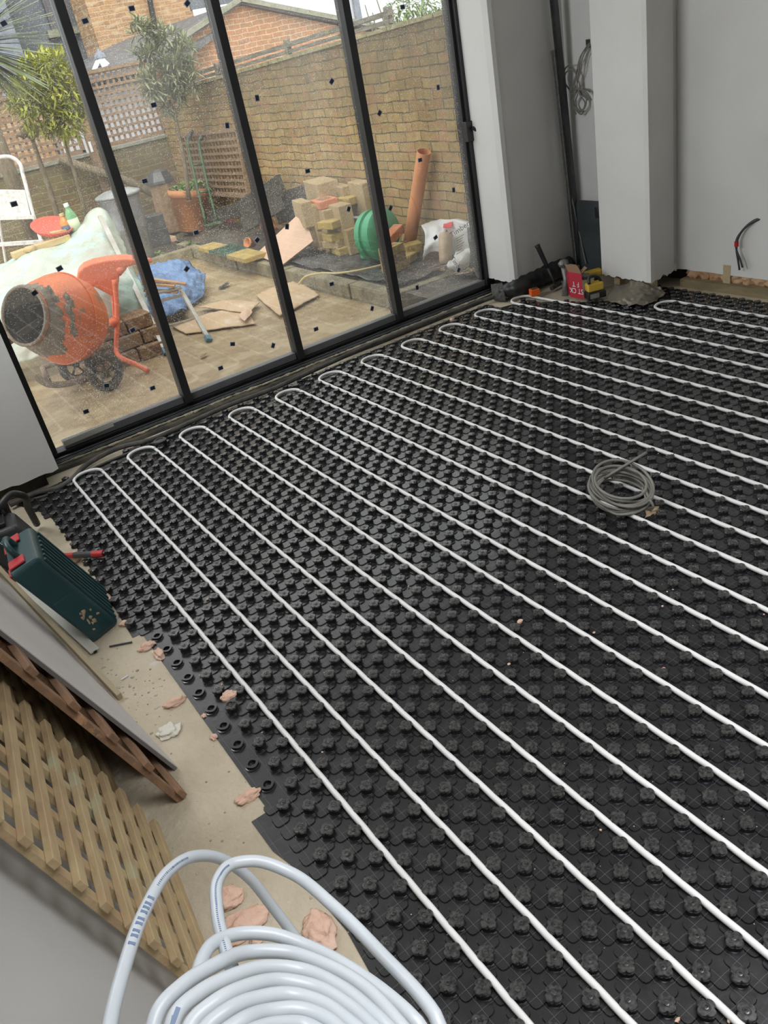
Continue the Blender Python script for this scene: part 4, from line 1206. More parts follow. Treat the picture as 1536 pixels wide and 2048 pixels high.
def bottle(name, px, py, Y, hgt, r, m1, m2, label, tilt=0.0, capm='white_paint'):
    b = at(px, py, Y=Y); a = V((math.sin(tilt), 0, math.cos(tilt)))
    t = thing(name, label, 'bottle', b)
    g = MB().lathe(b, a, [(0, r * .9), (.01, r), (hgt * .62, r), (hgt * .78, r * .55), (hgt * .86, r * .38), (hgt * .9, r * .38)], 20).build('body', m1, t, smooth=True)
    MB().lathe(b + a * hgt * .12, a, [(0, r * 1.02), (hgt * .38, r * 1.02)], 20).build('sticker', m2, g, smooth=True)
    MB().lathe(b + a * hgt * .89, a, [(0, r * .48), (hgt * .11, r * .48)], 14).build('cap', M[capm], t)
    return g, b, a


M['bottle_green'] = mat('bottle_green', (0.16, 0.36, 0.16), 0.2)
M['bottle_orange'] = mat('bottle_orange', (0.62, 0.24, 0.05), 0.3)
M['label_pale'] = mat('label_pale', (0.55, 0.62, 0.42), 0.5)
M['label_navy'] = mat('label_navy', (0.06, 0.10, 0.16), 0.5)
bottle('drink_bottle', 157, 466, 5.05, .25, .045, M['bottle_green'], M['label_pale'], 'green plastic bottle with a white cap standing on the sheet', -.08)
bottle('drink_bottle', 141, 472, 5.10, .19, .045, M['bottle_orange'], M['label_navy'], 'orange bottle with a dark label just left of the green bottle', -.05, 'plank')
o = MB().lathe(at(108, 466, Y=5.15), (0.12, -.35, 1), [(0, .10), (.03, .15), (.07, .18), (.075, .175), (.03, .12)], 24, cap=True).build('bowl', M['red_cloth'], smooth=True)
tag(o, 'shallow red bowl standing behind the timber offcut', 'bowl')

# white step ladder ------------------------------------------------
YL = 5.6
t = thing('step_ladder', 'paint-spattered white metal step ladder at the left edge of the garden', 'step ladder', at(85, 492, Y=YL))
lb = MB(); lb.tube(spline([at(-12, 520, Y=YL), at(-24, 430, Y=YL), at(-34, 350, Y=YL), at(-28, 322, Y=YL), at(-5, 315, Y=YL), at(24, 315, Y=YL), at(38, 325, Y=YL), at(46, 350, Y=YL), at(64, 420, Y=YL), at(83, 486, Y=YL), at(88, 505, Y=YL)], 60), .016, 10)
lb.build('front_rail', M['white_paint'], t, smooth=True)
MB().pbox(at(-24, 432, Y=YL), at(62, 432, Y=YL) - at(-24, 432, Y=YL), (0, .04, 0), at(49, 380, Y=YL) - at(61, 432, Y=YL)).build('top_step', M['white_paint'], t, bevel=.004)
MB().beam(at(-20, 437, Y=YL - .02), at(67, 434, Y=YL - .02), .05, .03).build('step', M['white_paint'], t)
MB().beam(at(-16, 490, Y=YL - .02), at(86, 483, Y=YL - .02), .07, .03).build('step', M['white_paint'], t)
lb = MB(); lb.tube([at(-2, 440, Y=YL + .3), at(14, 540, Y=YL + .5)], .012, 8); lb.build('rear_rail', M['white_paint'], t)

# galvanised bin -----------------------------------------------------
bc = at(236, 392, Y=7.0); bc.z = 0; bz = 0.01
t = thing('dustbin', 'grey galvanised dustbin with a domed lid behind the polythene sheet', 'dustbin', (bc.x, 7.0, bz))
o_ = V((bc.x, 7.0, bz)); H = at(236, 392, Y=7.0).z - bz
MB().lathe(o_, (0, 0, 1), [(0, .185), (.02, .19), (H * .5, .205), (H * .52, .212), (H * .55, .207), (H * .9, .222), (H - .02, .225), (H, .232)], 32).build('body', M['galv'], t, smooth=True)
ld = MB().lathe(o_ + V((0, 0, H)), (0, 0, 1), [(0, .245), (.02, .248), (.03, .235), (.06, .15), (.07, .02)], 32).build('lid', M['lid'], t, smooth=True)
MB().tube(spline([o_ + V((-.05, 0, H + .06)), o_ + V((-.04, 0, H + .11)), o_ + V((.04, 0, H + .11)), o_ + V((.05, 0, H + .06))], 12), .008, 6).build('handle', M['galv'], ld, smooth=True)
# black composter
c = at(318, 366, Y=8.2)
t = thing('compost_bin', 'black plastic compost bin with a squat lid left of the big flowerpot', 'bin', (c.x, 8.2, 0.02))
MB().lathe((c.x + .04, 8.2, 0.02), (0, 0, 1), [(0, .21), (.02, .215), (c.z - .02, .165)], 8).build('body', M['old_brick'], t)
MB().lathe((c.x + .02, 8.2, c.z), (0, 0, 1), [(0, .185), (.03, .18), (.13, .13), (.155, .06), (.16, .01)], 8).build('lid', M['dark_plastic'], t)
# big pot
pb0 = at(386, 462, Y=7.7); pt = at(376, 378, Y=7.7)
t = thing('flowerpot', 'large terracotta flowerpot with a leafy plant beside the side wall', 'flowerpot', (pb0.x, 7.7, pb0.z))
Hp = pt.z - pb0.z
MB().lathe(pb0, (pt - pb0), [(0, .15), (.01, .16), (Hp * .82, .225), (Hp * .83, .242), (Hp, .248), (Hp, .225), (Hp * .9, .215), (Hp * .9, .01)], 36).build('pot', M['terracotta'], t, smooth=True)
f = MB()
for k in range(90):
    d = rdir(0); leaf(f, pt + V((random.uniform(-.14, .14), random.uniform(-.14, .14), -.02)) + d * .05, d + V((0, 0, .6)), .16, .05, .7)
f.build('plant', M['leaf_green'], t)
# sack truck
t = thing('sack_truck', 'green steel sack truck propped upright in front of the terracotta pot', 'sack truck', at(425, 448, Y=7.25))
g = MB()
g.tube(spline([at(383, 264, Y=7.5), at(375, 285, Y=7.42), at(380, 310, Y=7.38), at(392, 365, Y=7.3), at(412, 448, Y=7.2)], 24), .016, 8)
g.tube(spline([at(408, 264, Y=7.5), at(398, 285, Y=7.42), at(402, 310, Y=7.38), at(414, 365, Y=7.3), at(434, 442, Y=7.2)], 24), .016, 8)
g.tube([at(398, 385, Y=7.28), at(418, 382, Y=7.28)], .012, 8); g.tube([at(385, 330, Y=7.35), at(406, 328, Y=7.35)], .012, 8)
g.build('frame', M['green_paint'], t, smooth=True)
MB().tube([at(409, 262, Y=7.5), at(401, 279, Y=7.44)], .022, 8).build('grip', M['dark_plastic'], t); MB().tube([at(384, 262, Y=7.5), at(377, 279, Y=7.44)], .022, 8).build('grip', M['dark_plastic'], t)
MB().pbox(at(407, 452, Y=7.15), at(437, 444, Y=7.15) - at(407, 452, Y=7.15), (0, -.12, 0), (0, 0, .012)).build('toe_plate', M['green_paint'], t)
# valve wheel
t = thing('hand_wheel', 'small red cast wheel lying against the flower bed edge', 'wheel', at(456, 445, Y=7.2))
c = at(456, 436, Y=7.2); g = MB(); g.tube([c + V((math.cos(a), 0, math.sin(a))) * .06 for a in [i * math.pi / 12 for i in range(24)]], .014, 8, closed=True)
for k in range(3):
    a = k * math.pi / 3; g.tube([c - V((math.cos(a), 0, math.sin(a))) * .06, c + V((math.cos(a), 0, math.sin(a))) * .06], .01, 6)
g.build('wheel', M['red_cast'], t, smooth=True)
# dark sleepers
for (a, b, Yv, lab) in (((420, 437), (492, 412), 7.1, 'short dark sleeper edging the bed right of the flowerpot'), ((486, 428), (560, 378), 5.9, 'dark old plank propped behind the second mullion'), ((488, 412), (562, 364), 6.1, 'topmost dark plank behind the second mullion'), ((488, 450), (562, 404), 5.75, 'lowest dark plank behind the second mullion')):
    p, q = at(*a, Y=Yv + .3), at(*b, Y=Yv - .5)
    o = MB().beam(p, q, .05, .15, up=(0, 0, 1)).build('sleeper', M['dark_wood'], bevel=.005)
    tag(o, lab, 'timber', 'dark old planks by the bed')
for (a, b, Yv, lab) in (((548, 408), (645, 375), 5.6, 'upper dark board standing against the side wall left of the block stack'), ((555, 432), (640, 405), 5.4, 'lower dark board standing against the side wall left of the block stack')):
    o = MB().beam(at(*a, X=3.60), at(*b, X=3.66), .04, .17).build('sleeper', M['dark_wood'], bevel=.005); tag(o, lab, 'timber', 'dark old planks by the bed')
# slabs & trays on the kerb
t0 = at(395, 497, Z=.05)
for (px, py, sx, sy, lab) in ((428, 500, .20, .42, 'yellow paving brick on the kerb left of the green glass tray'), (494, 516, .24, .44, 'yellow paving brick on the kerb right of the green glass tray')):
    p = at(px, py, Z=.055)
    o = MB().pbox(p - V((sx / 2, sy / 2, 0)), (sx, 0, 0), (0, sy, 0), (0, 0, .045)).build('paving_brick', M['yellow_brick'], bevel=.006); tag(o, lab, 'paving brick')
M['tray_glass'] = mat('green_tray', (0.04, 0.14, 0.10), 0.12, c2=(0.02, 0.05, 0.04), sc=8)
p = at(460, 503, Z=.07)
o = MB().pbox(p - V((.14, .25, 0)), (.26, 0.03, 0), (0, .48, 0), (0, 0, .03)).build('seed_tray', M['tray_glass'], bevel=.004); tag(o, 'dark green glassy tray lying on the kerb between two yellow bricks', 'tray')
# small pots
for (px, py, r, d, lab) in ((508, 488, .055, (-.8, -.2, .35), 'small terracotta pot tipped over in front of the dark planks'), (526, 462, .085, (.9, -.5, .5), 'medium terracotta pot lying on its side behind the second mullion')):
    c = at(px, py, Y=5.6)
    g = MB().lathe(c, d, [(0, r * .62), (r * 1.3, r * .9), (r * 1.3, r), (r * 1.7, r), (r * 1.7, r * .88), (r * .2, r * .5)], 20).build('small_pot', M['terracotta'], smooth=True); tag(g, lab, 'flowerpot')
# weeds
for (px, py, r, lab) in ((375, 466, .12, 'bright green weed rosette at the foot of the flowerpot'), (312, 500, .10, 'small weed growing by the rear kerb left of the blue tarpaulin'), (296, 512, .06, 'tiny weed beside the dustbin foot')):
    c = at(px, py, Y=6.9); c.z = .01; f = MB()
    for k in range(26):
        d = rdir(0); leaf(f, c, d + V((0, 0, .2)), r * random.uniform(.8, 1.4), .035, .5)
    o = f.build('weed', M['leaf_green']); tag(o, lab, 'weed')
# pinkish board
a, b, c, d = at(604, 421, Y=4.60), at(626, 482, Y=4.35), at(563, 531, Z=.05), at(511, 509, Z=.055)
g = MB().add([a, b, c, d] + [q + V((.02, .02, -.012)) for q in (a, b, c, d)], [(0, 1, 2, 3), (7, 6, 5, 4), (0, 4, 5, 1), (1, 5, 6, 2), (2, 6, 7, 3), (3, 7, 4, 0)])
o = g.build('plasterboard_offcut', M['ply_pink']); tag(o, 'pinkish board leaning against the left side of the block stack', 'board')


def blk(px, py, Y, dims, rz, name, m, lab, cat, group=None, bev=.008, frog=False, tilt=0):
    """box whose front bottom left corner stands at the given point"""
    p = at(px, py, Y=Y); rz = math.radians(rz)
    ux = V((math.cos(rz), math.sin(rz), tilt)).normalized(); uy = V((-math.sin(rz), math.cos(rz), 0)); uz = ux.cross(uy)
    g = MB().pbox(p, ux * dims[0], uy * dims[1], uz * dims[2])
    if frog:
        t = thing(name, lab, cat, p, group); g.build('body', m, t, bevel=bev)
        MB().pbox(p + ux * dims[0] * .22 + uy * dims[1] * .25 + uz * dims[2], ux * dims[0] * .56, uy * dims[1] * .5, uz * .002).build('frog', M['old_brick'], t)
        return t
    o = g.build(name, m, bevel=bev)
    return tag(o, lab, cat, group)


GB = 'concrete blocks stacked against the side wall'
blk(643, 418, 4.50, (.21, .44, .215), -12, 'concrete_block', M['block'], 'large concrete block on top of the stack, left one of the two', 'concrete block', GB)
blk(693, 424, 4.30, (.10, .44, .215), -10, 'concrete_block', M['block'], 'narrow concrete block on top of the stack, right one of the two', 'concrete block', GB)
for i, (px, py, Yv, w_, l2) in enumerate(((612, 458, 4.42, .10, 'far left of the middle course'), (634, 462, 4.37, .10, 'second from left in the middle course'), (657, 474, 4.22, .12, 'under the red airbrick'), (624, 497, 4.45, .09, 'far left of the bottom course'), (642, 503, 4.38, .09, 'second in the bottom course'), (660, 510, 4.30, .09, 'third in the bottom course'), (687, 466, 4.05, .13, 'standing on end in front of the stack'), (702, 512, 4.0, .11, 'bottom right of the stack beside the hose reel'))):
    blk(px, py, Yv, (w_, .30, .225), -12 + i, 'concrete_block', M['block'], 'concrete block ' + l2, 'concrete block', GB)
t = blk(641, 421, 4.28, (.19, .24, .07), -8, 'red_airbrick', M['red_brick'], 'bright red brick with a mortar-filled frog on the block stack', 'brick', frog=True)
GBR = 'old bricks around the block stack'
for (px, py, Yv, rz, mt, lab) in ((722, 388, 4.3, 10, 'yellow_brick', 'yellow brick topmost behind the third mullion'), (726, 404, 4.25, -15, 'red_brick', 'small red brick behind the third mullion'), (700, 412, 4.15, 5, 'yellow_brick', 'yellow brick left of the third mullion above the green reel'), (724, 418, 4.15, 20, 'yellow_brick', 'brick end just above the green hose reel'), (666, 460, 4.05, 12, 'yellow_brick', 'pale yellow brick half in front of the middle course'), (664, 486, 4.1, -5, 'yellow_brick', 'flat yellow brick jutting from the bottom courses'), (677, 498, 4.08, 15, 'block', 'brick below the jutting yellow brick'), (680, 513, 4.05, -8, 'yellow_brick', 'lowest brick leaning at the foot of the stack'), (748, 392, 4.25, -6, 'block', 'brick just right of the third mullion at the top')):
    blk(px, py, Yv, (.14, .2, .065), rz, 'brick', M[mt], lab, 'brick', GBR, bev=.007)
blk(742, 470, 4.0, (.12, .3, .44), -6, 'concrete_block', M['block'], 'tall concrete block standing behind the green hose reel', 'concrete block', GB)
# brick stack by orange pipe
for i, (px, py, w_, hh, mt, fg, lab) in enumerate(((784, 549, .225, .065, 'yellow_brick', False, 'yellow brick at the bottom of the small pile under the orange pipe'), (781, 533, .20, .07, 'old_brick', False, 'dark brown brick in the middle of the small pile'), (778, 515, .19, .065, 'yellow_brick', True, 'yellow brick with an open frog topmost of the small pile'))):
    blk(px, py, 2.95, (w_ * .95, .11, hh), 12, 'brick', M[mt], lab, 'brick', bev=.006, frog=fg)
blk(783, 492, 3.25, (.23, .10, .07), 20, 'brick', M['red_brick'], 'tilted red-brown brick lying behind the topmost yellow brick', 'brick', tilt=.25)
blk(815, 510, 3.2, (.14, .14, .07), -20, 'brick', M['yellow_brick'], 'broken yellow brick right of the small pile', 'brick')
blk(822, 526, 3.08, (.12, .12, .06), 25, 'brick', M['yellow_brick'], 'yellow brick half lying by the white sack', 'brick')
# orange drain pipe
p0 = at(819, 487, X=3.62); p1 = at(848, 303, X=3.66)
g = MB(); ddd = (p1 - p0).normalized(); LL = (p1 - p0).length
g.lathe(p0, ddd, [(0, .055), (LL, .055), (LL, .051), (.02, .051)], 32, cap=False)
o = g.build('drain_pipe', M['drain_orange'], auto=.9); tag(o, 'long orange drain pipe leaning against the side brick wall', 'pipe')
# hose reel
c = at(757, 470, Y=3.52)
t = thing('hose_reel', 'round green plastic hose reel standing right of the block stack', 'hose reel', (c.x, c.y, at(757, 522, Y=3.62).z))
ax2 = V((.25, -.96, .08)).normalized()
g = MB().lathe(c - ax2 * .10, ax2, [(0, .02), (.0, .185), (.015, .205), (.07, .21), (.075, .19), (.11, .19), (.115, .21), (.17, .205), (.19, .18), (.20, .05), (.20, .01)], 40); g.build('housing', M['green_plastic'], t, auto=.7)
g = MB().pbox(at(740, 520, Y=3.6), (.16, -.02, 0), (-.02, .12, 0), (0, 0, .05)); g.build('foot', M['green_plastic'], t, bevel=.01)
g = MB().pbox(at(717, 438, Y=3.95), at(745, 434, Y=3.95) - at(717, 438, Y=3.55), (0, .09, .0), (0, 0, .018)); g.build('grip', M['lid'], t, bevel=.004)
cn = at(786, 464, Y=3.50)
MB().tube([cn, cn + V((.03, -.05, 0))], .018, 10).build('connector', M['terracotta'], t)
g = MB().tube(spline([cn + V((.03, -.05, 0)), at(797, 462, Y=3.44), at(801, 475, Y=3.44), at(797, 490, Y=3.44), at(790, 510, Y=3.42), at(775, 526, Z=.07), at(755, 532, Z=.085), at(720, 540, Z=.09), at(680, 546, Z=.09), at(630, 548, Z=.085), at(610, 554, Z=.07), at(597, 568, Z=.02)], 90), .0085, 8)
g.build('hose', M['hose'], t, smooth=True)
# sacks
def atw(px, py, y):
    """point at depth y, kept on the garden side of the boundary wall"""
    p = at(px, py, Y=y)
    return p if p.x < 3.66 else at(px, py, X=3.66)


t = thing('builders_sack', 'white plastic builders sack lying open by the side wall with a red mark', 'sack', atw(880, 520, 2.99))
C = [[atw(842, 450, 3.24), atw(862, 441, 3.24), atw(890, 439, 3.24), atw(915, 441, 3.24), atw(940, 450, 3.24)],
     [atw(850, 475, 3.04), atw(870, 462, 2.99), atw(893, 458, 2.94), atw(915, 465, 2.94), atw(940, 475, 2.99)],
     [atw(848, 500, 3.04), atw(862, 488, 2.94), atw(886, 482, 2.86), atw(912, 490, 2.84), atw(938, 500, 2.89)],
     [atw(846, 520, 3.09), atw(860, 505, 2.99), atw(890, 506, 2.84), atw(914, 515, 2.82), atw(940, 520, 2.84)]]
s_ = MB().net(C, 30, 26, amp=.02, fr=7, seed=5, thick=-.05).build('sack', M['sack'], t, smooth=True)
g = MB().net([[atw(888, 446, 3.02), atw(905, 444, 3.02)], [atw(886, 456, 2.90), atw(902, 456, 2.86)]], 8, 8, thick=.003).build('red_mark', M['ink_red'], s_)
text('Timber', 'lettering', M['ink'], s_, at(919, 459, X=3.42), (.70, -.55, .42), (-.3, .1, .9), .055)
text('A', 'lettering', M['ink'], s_, at(893, 462, X=3.38), (1, 0, 0), (0, 0, 1), .03)
for k in range(7): MB().pbox(at(913, 478 + k * 5.2, X=3.42), (.075 - .01 * (k % 3), 0, .012), (0, .002, 0), (0, 0, .004)).build('print_line', M['old_brick'], s_)
rb_ = atw(891, 528, 2.79)
g = MB(); g.lathe(rb_, atw(891, 472, 2.86) - rb_, [(0, .035), (.02, .05), (.12, .055), (.2, .056), (.235, .05), (.25, .02)], 20)
vv = [];
for i, v_ in enumerate(g.v):
    p = V(v_); k = noise.noise(p * 22) * .006; vv.append(tuple(p + V((k, k, 0))))
g.v = vv
o = g.build('rolled_bag', M['sack_brown'], smooth=True); tag(o, 'upright translucent bag of brown sand in front of the white sack', 'bag')
t = thing('torn_sack', 'crumpled white sack with black lettering below the upright bag', 'sack', atw(920, 548, 2.59))
C = [[atw(912, 502, 2.69), atw(926, 498, 2.69), atw(942, 496, 2.69), atw(955, 500, 2.69)],
     [atw(905, 520, 2.59), atw(922, 515, 2.54), atw(938, 512, 2.54), atw(955, 515, 2.59)],
     [atw(893, 532, 2.54), atw(912, 535, 2.49), atw(932, 534, 2.49), atw(955, 535, 2.54)],
     [atw(905, 540, 2.59), atw(918, 549, 2.52), atw(935, 552, 2.52), atw(955, 552, 2.54)]]
s2 = MB().net(C, 26, 24, amp=.022, fr=11, seed=8, thick=-.04).build('sack', M['sack'], t, smooth=True)
text('Timber', 'lettering', M['ink'], s2, at(914, 530, Y=2.31), (.45, -.1, -.85), (.85, 0, .45), .05)
t = MB().net([[atw(936, 455, 2.49), atw(946, 455, 2.44)], [atw(940, 500, 2.44), atw(952, 500, 2.39)], [atw(938, 545, 2.49), atw(955, 545, 2.44)]], 8, 14, amp=.02, fr=9, thick=.006).build('grey_bag', M['dark_plastic'], smooth=True)
tag(t, 'dark grey plastic bag beside the last door jamb behind the sacks', 'bag')
# crumpled plastic on the bed
C = [[at(700, 535, Z=.045), at(760, 545, Z=.05), at(830, 540, Z=.06), at(905, 545, Z=.07)], [at(640, 560, Z=.05), at(740, 570, Z=.06), at(850, 565, Z=.07), at(930, 568, Z=.06)], [at(600, 573, Z=.05), at(700, 592, Z=.05), at(850, 592, Z=.05), at(940, 580, Z=.05)]]
o = MB().net([[V((2.95, 4.7, .05)), V((3.2, 4.8, .05)), V((3.6, 4.7, .05))], [V((2.94, 3.9, .05)), V((3.2, 3.9, .05)), V((3.6, 3.9, .05))], [V((2.95, 3.1, .05)), V((3.25, 3.1, .05)), V((3.65, 3.1, .05))], [V((2.97, 2.72, .05)), V((3.3, 2.7, .05)), V((3.7, 2.6, .05))]], 30, 60, amp=.022, fr=7, seed=3, thick=.003).build('plastic_ground_sheet', M['dark_plastic'], smooth=True)
tag(o, 'black crumpled plastic sheet on the raised bed under the bricks and hose', 'plastic sheet')
M['leaf_dry'] = mat('dry_leaf', (0.36, 0.26, 0.13), 0.8, c2=(0.22, 0.16, 0.09), sc=30)
f = MB()
for k in range(260):
    p = V((random.uniform(3.30, 3.72), random.uniform(2.35, 2.82), random.uniform(.055, .075)))
    leaf(f, p, V((random.uniform(-1, 1), random.uniform(-1, 1), .05)), random.uniform(.03, .06), .03, .05)
tag(f.build('leaf_litter', M['leaf_dry']), 'scattered dry brown leaves and grit on the raised bed near the sacks', 'leaf litter', kind='stuff')

# blue tarpaulin -----------------------------------------------------
C = [[at(272, 560, Y=5.70), at(300, 535, Y=5.80), at(335, 520, Y=5.80), at(368, 524, Y=5.70), at(398, 545, Y=5.50)],
     [at(272, 590, Y=5.00), at(305, 560, Y=5.05), at(345, 545, Y=5.10), at(378, 552, Y=5.00), at(406, 560, Y=5.00)],
     [at(280, 620, Y=4.65), at(315, 595, Y=4.65), at(350, 580, Y=4.70), at(385, 578, Y=4.75), at(409, 578, Y=4.85)],
     [at(318, 640, Z=GZ + .04), at(335, 636, Z=GZ + .04), at(362, 630, Z=GZ + .05), at(380, 612, Z=GZ + .04), at(396, 600, Z=GZ + .04)]]
o = MB().net(C, 44, 44, amp=.07, fr=5.5, seed=1, thick=-.01).build('blue_tarpaulin', M['tarp'], smooth=True)
tag(o, 'crumpled blue tarpaulin heaped on the patio behind the first mullion', 'tarpaulin')
# trestle ladder
t = thing('trestle', 'paint-splashed aluminium trestle lying half folded in front of the blue tarpaulin', 'trestle', at(418, 683, Z=GZ))
a0, a1 = at(362, 580, Y=4.2), at(418, 680, Z=GZ + .02); b0, b1 = at(200, 432, Y=4.70), at(333, 706, Z=GZ + .02)
MB().beam(a0, a1, .035, .02, up=(0, 1, 0)).build('leg', M['alu'], t, bevel=.003); MB().beam(b0, b1, .04, .02, up=(0, 1, 0)).build('long_rail', M['alu'], t, bevel=.003)
MB().beam(a1 - (a1 - a0).normalized() * .05, a1 + (a1 - a0).normalized() * .01, .05, .035, up=(0, 1, 0)).build('foot', M['blue_foot'], t, bevel=.004)
MB().beam(b1 - (b1 - b0).normalized() * .05, b1 + (b1 - b0).normalized() * .01, .05, .035, up=(0, 1, 0)).build('foot', M['blue_foot'], t, bevel=.004)
for (p, q, w_) in (((288, 592), (362, 575), .05), ((300, 607), (365, 590), .03), ((315, 658), (390, 637), .015), ((375, 642), (396, 650), .012)):
    MB().beam(at(*p, Y=4.2), at(*q, Y=4.15), w_, .018).build('rung', M['alu'], t, bevel=.002)
for (p, q, lab) in (((282, 556), (372, 568), 'topmost sawn lath lying across the trestle'), ((276, 566), (350, 572), 'second sawn lath lying on the trestle'), ((285, 580), (356, 584), 'lower sawn lath resting on the trestle')):
    o = MB().beam(at(*p, Y=4.3), at(*q, Y=4.15), .06, .018).build('lath', M['wood_lath'], bevel=.002); tag(o, lab, 'lath', 'sawn laths on the trestle')
# cardboard
def flatpoly(pts, z, name, m, lab, cat, amp=.01, seed=0):
    P = [at(px, py, Z=z) for px, py in pts]
    a, b, c, d = P
    o = MB().net([[a, a.lerp(b, .5) + V((0, 0, .015)), b], [a.lerp(d, .5), (a + b + c + d) / 4 + V((0, 0, .02)), b.lerp(c, .5)], [d, d.lerp(c, .5), c]], 26, 20, amp=amp, fr=3.5, seed=seed, thick=.006).build(name, m, smooth=True)
    return tag(o, lab, cat)


flatpoly([(340, 652), (486, 617), (512, 648), (372, 668)], GZ + .015, 'cardboard_sheet', M['card'], 'muddy flattened cardboard below the blue tarpaulin', 'cardboard', .014, 1)
flatpoly([(395, 615), (470, 600), (520, 606), (498, 628)], GZ + .035, 'cardboard_sheet', M['card'], 'brown cardboard piece right of the blue tarpaulin', 'cardboard', .012, 2)
flatpoly([(512, 592), (596, 562), (640, 590), (560, 634)], GZ + .02, 'cardboard_sheet', M['card'], 'large torn cardboard sheet lying at the kerb around the second mullion', 'cardboard', .018, 3)
flatpoly([(478, 634), (500, 618), (505, 626), (490, 644)], GZ + .05, 'cardboard_scrap', M['ply_pink'], 'small torn cardboard scrap between the two larger sheets', 'cardboard', .01, 4)
for (px, py, r, lab) in ((400, 715, .035, 'curled brown leaf on the patio below the cardboard'), (437, 578, .07, 'dark scrap on the patio right of the blue tarpaulin'), (776, 617, .03, 'tiny turquoise wrapper by the kerb at the third mullion')):
    p = at(px, py, Z=GZ + .012); f = MB(); leaf(f, p, (1, .3, .15), r * 2.2, r * 1.2, .05); leaf(f, p, (.8, -.3, .4), r * 1.8, r, .05)
    o = f.build('litter', M['dark_wood'] if px == 437 else (M['tray_glass'] if px == 776 else M['leaf_dry'])); tag(o, lab, 'litter')
# low brick edge of the old planter left and dark fence pole
t = MB().tube([at(118, 318, Y=8.95), at(262, 364, Y=8.75), at(330, 400, Y=8.5)], .05, 8).build('fallen_trunk', M['bark'], smooth=True); tag(t, 'dark sloping branch leaning along the back wall above the dustbin', 'branch')
for (px, py, s, mt, lab) in ((300, 400, .20, 'dark_plastic', 'black crate stacked behind the dustbin on the right'), (310, 440, .24, 'dark_plastic', 'black plastic planter tray left of the flowerpot'), (338, 447, .08, 'ply_pink', 'pale stone left of the flowerpot foot')):
    p = at(px, py, Y=7.5); zb = {300: .19, 310: .0, 338: .0}[px]; o = MB().pbox((p.x - s / 2, 7.5, zb), (s, 0, 0), (0, .25, 0), (0, 0, s * .8)).build('planter_box', M[mt], bevel=.012); tag(o, lab, 'box')
# ---------------------------------------------------------------- sheets and trellises leaning on the left wall
M['board'] = mat('white_board', (0.55, 0.52, 0.50), 0.7, c2=(0.59, 0.565, 0.545), sc=3)
M['board_edge'] = mat('board_edge', (0.16, 0.15, 0.145), 0.8)
M['pine'] = mat('treated_pine', (0.47, 0.36, 0.20), 0.75, c2=(0.38, 0.27, 0.15), sc=5, stretch=(6, 1.5, 6), bump=0.12, c3=(0.42, 0.38, 0.24), sc3=3.5, p3=0.60)
M['brown_slat'] = mat('brown_slat', (0.29, 0.17, 0.10), 0.75, c2=(0.21, 0.125, 0.075), sc=6, stretch=(5, 2, 5), bump=0.12, c3=(0.48, 0.28, 0.16), sc3=5, p3=0.58)
M['mdf'] = mat('pale_batten', (0.40, 0.34, 0.22), 0.8, c2=(0.34, 0.28, 0.18), sc=6)
C0 = V((-.349, -1.414, .112)); Dv = V((.073, .988, -.132)).normalized(); Bv = V((-.281, .148, .948)).normalized(); Nv = Dv.cross(Bv).normalized()
if Nv.x < 0: Nv = -Nv


def slats(name, C0, Dv, Bv, Nv, label, nD, pD, wD, LD, nB, pB, wB, LB, th, m, b0=0.0, jut=.012):
    t = thing(name, label, 'trellis', C0)
    g = [MB(), MB()]
    for i in range(nD):
        j = random.uniform(-.004, .004)
        MB().pbox(C0 + Bv * (b0 + i * pD - wD / 2) - Dv * (jut + j), Dv * (LD + jut * 2), Bv * wD, Nv * th).build('front_slat', m, t, bevel=.0015)
    for i in range(nB):
        MB().pbox(C0 + Dv * (i * pB) - Nv * th, Dv * wB, Bv * LB, Nv * th).build('back_slat', m, t, bevel=.0015)
    return t


M['plasterboard'] = mat('grey_plasterboard', (0.47, 0.465, 0.45), 0.9, c2=(0.51, 0.505, 0.49), sc=2)
D0 = V((-.03, 1, 0)).normalized(); B0 = V((-.29, 0, .957)).normalized(); N0 = D0.cross(B0).normalized(); N0 = -N0 if N0.x < 0 else N0
o = MB().pbox(V((-.352, -2.45, .005)) - N0 * .0125, D0 * 1.75, B0 * 1.3, N0 * .0125).build('plasterboard_sheet', M['plasterboard']); tag(o, 'large plain grey plasterboard sheet behind the pine trellis, filling the bottom left corner', 'board')
slats('trellis_panel', C0, Dv, Bv, Nv, 'new pale pine trellis panel nearest the camera, leaning on the left wall', 17, .0706, .0235, .585, 7, .0935, .027, 1.25, .016, M['pine'], b0=.0)
D2 = V((.03, .999, -.03)).normalized(); B2 = V((-.281, .04, .955)).normalized(); N2 = D2.cross(B2).normalized(); N2 = -N2 if N2.x < 0 else N2
slats('trellis_panel', V((-.355, -.80, .03)), D2, B2, N2, 'second pine trellis panel standing behind the nearest one in shade', 14, .0706, .0235, .85, 9, .0935, .027, 1.05, .016, M['pine'], b0=.02)
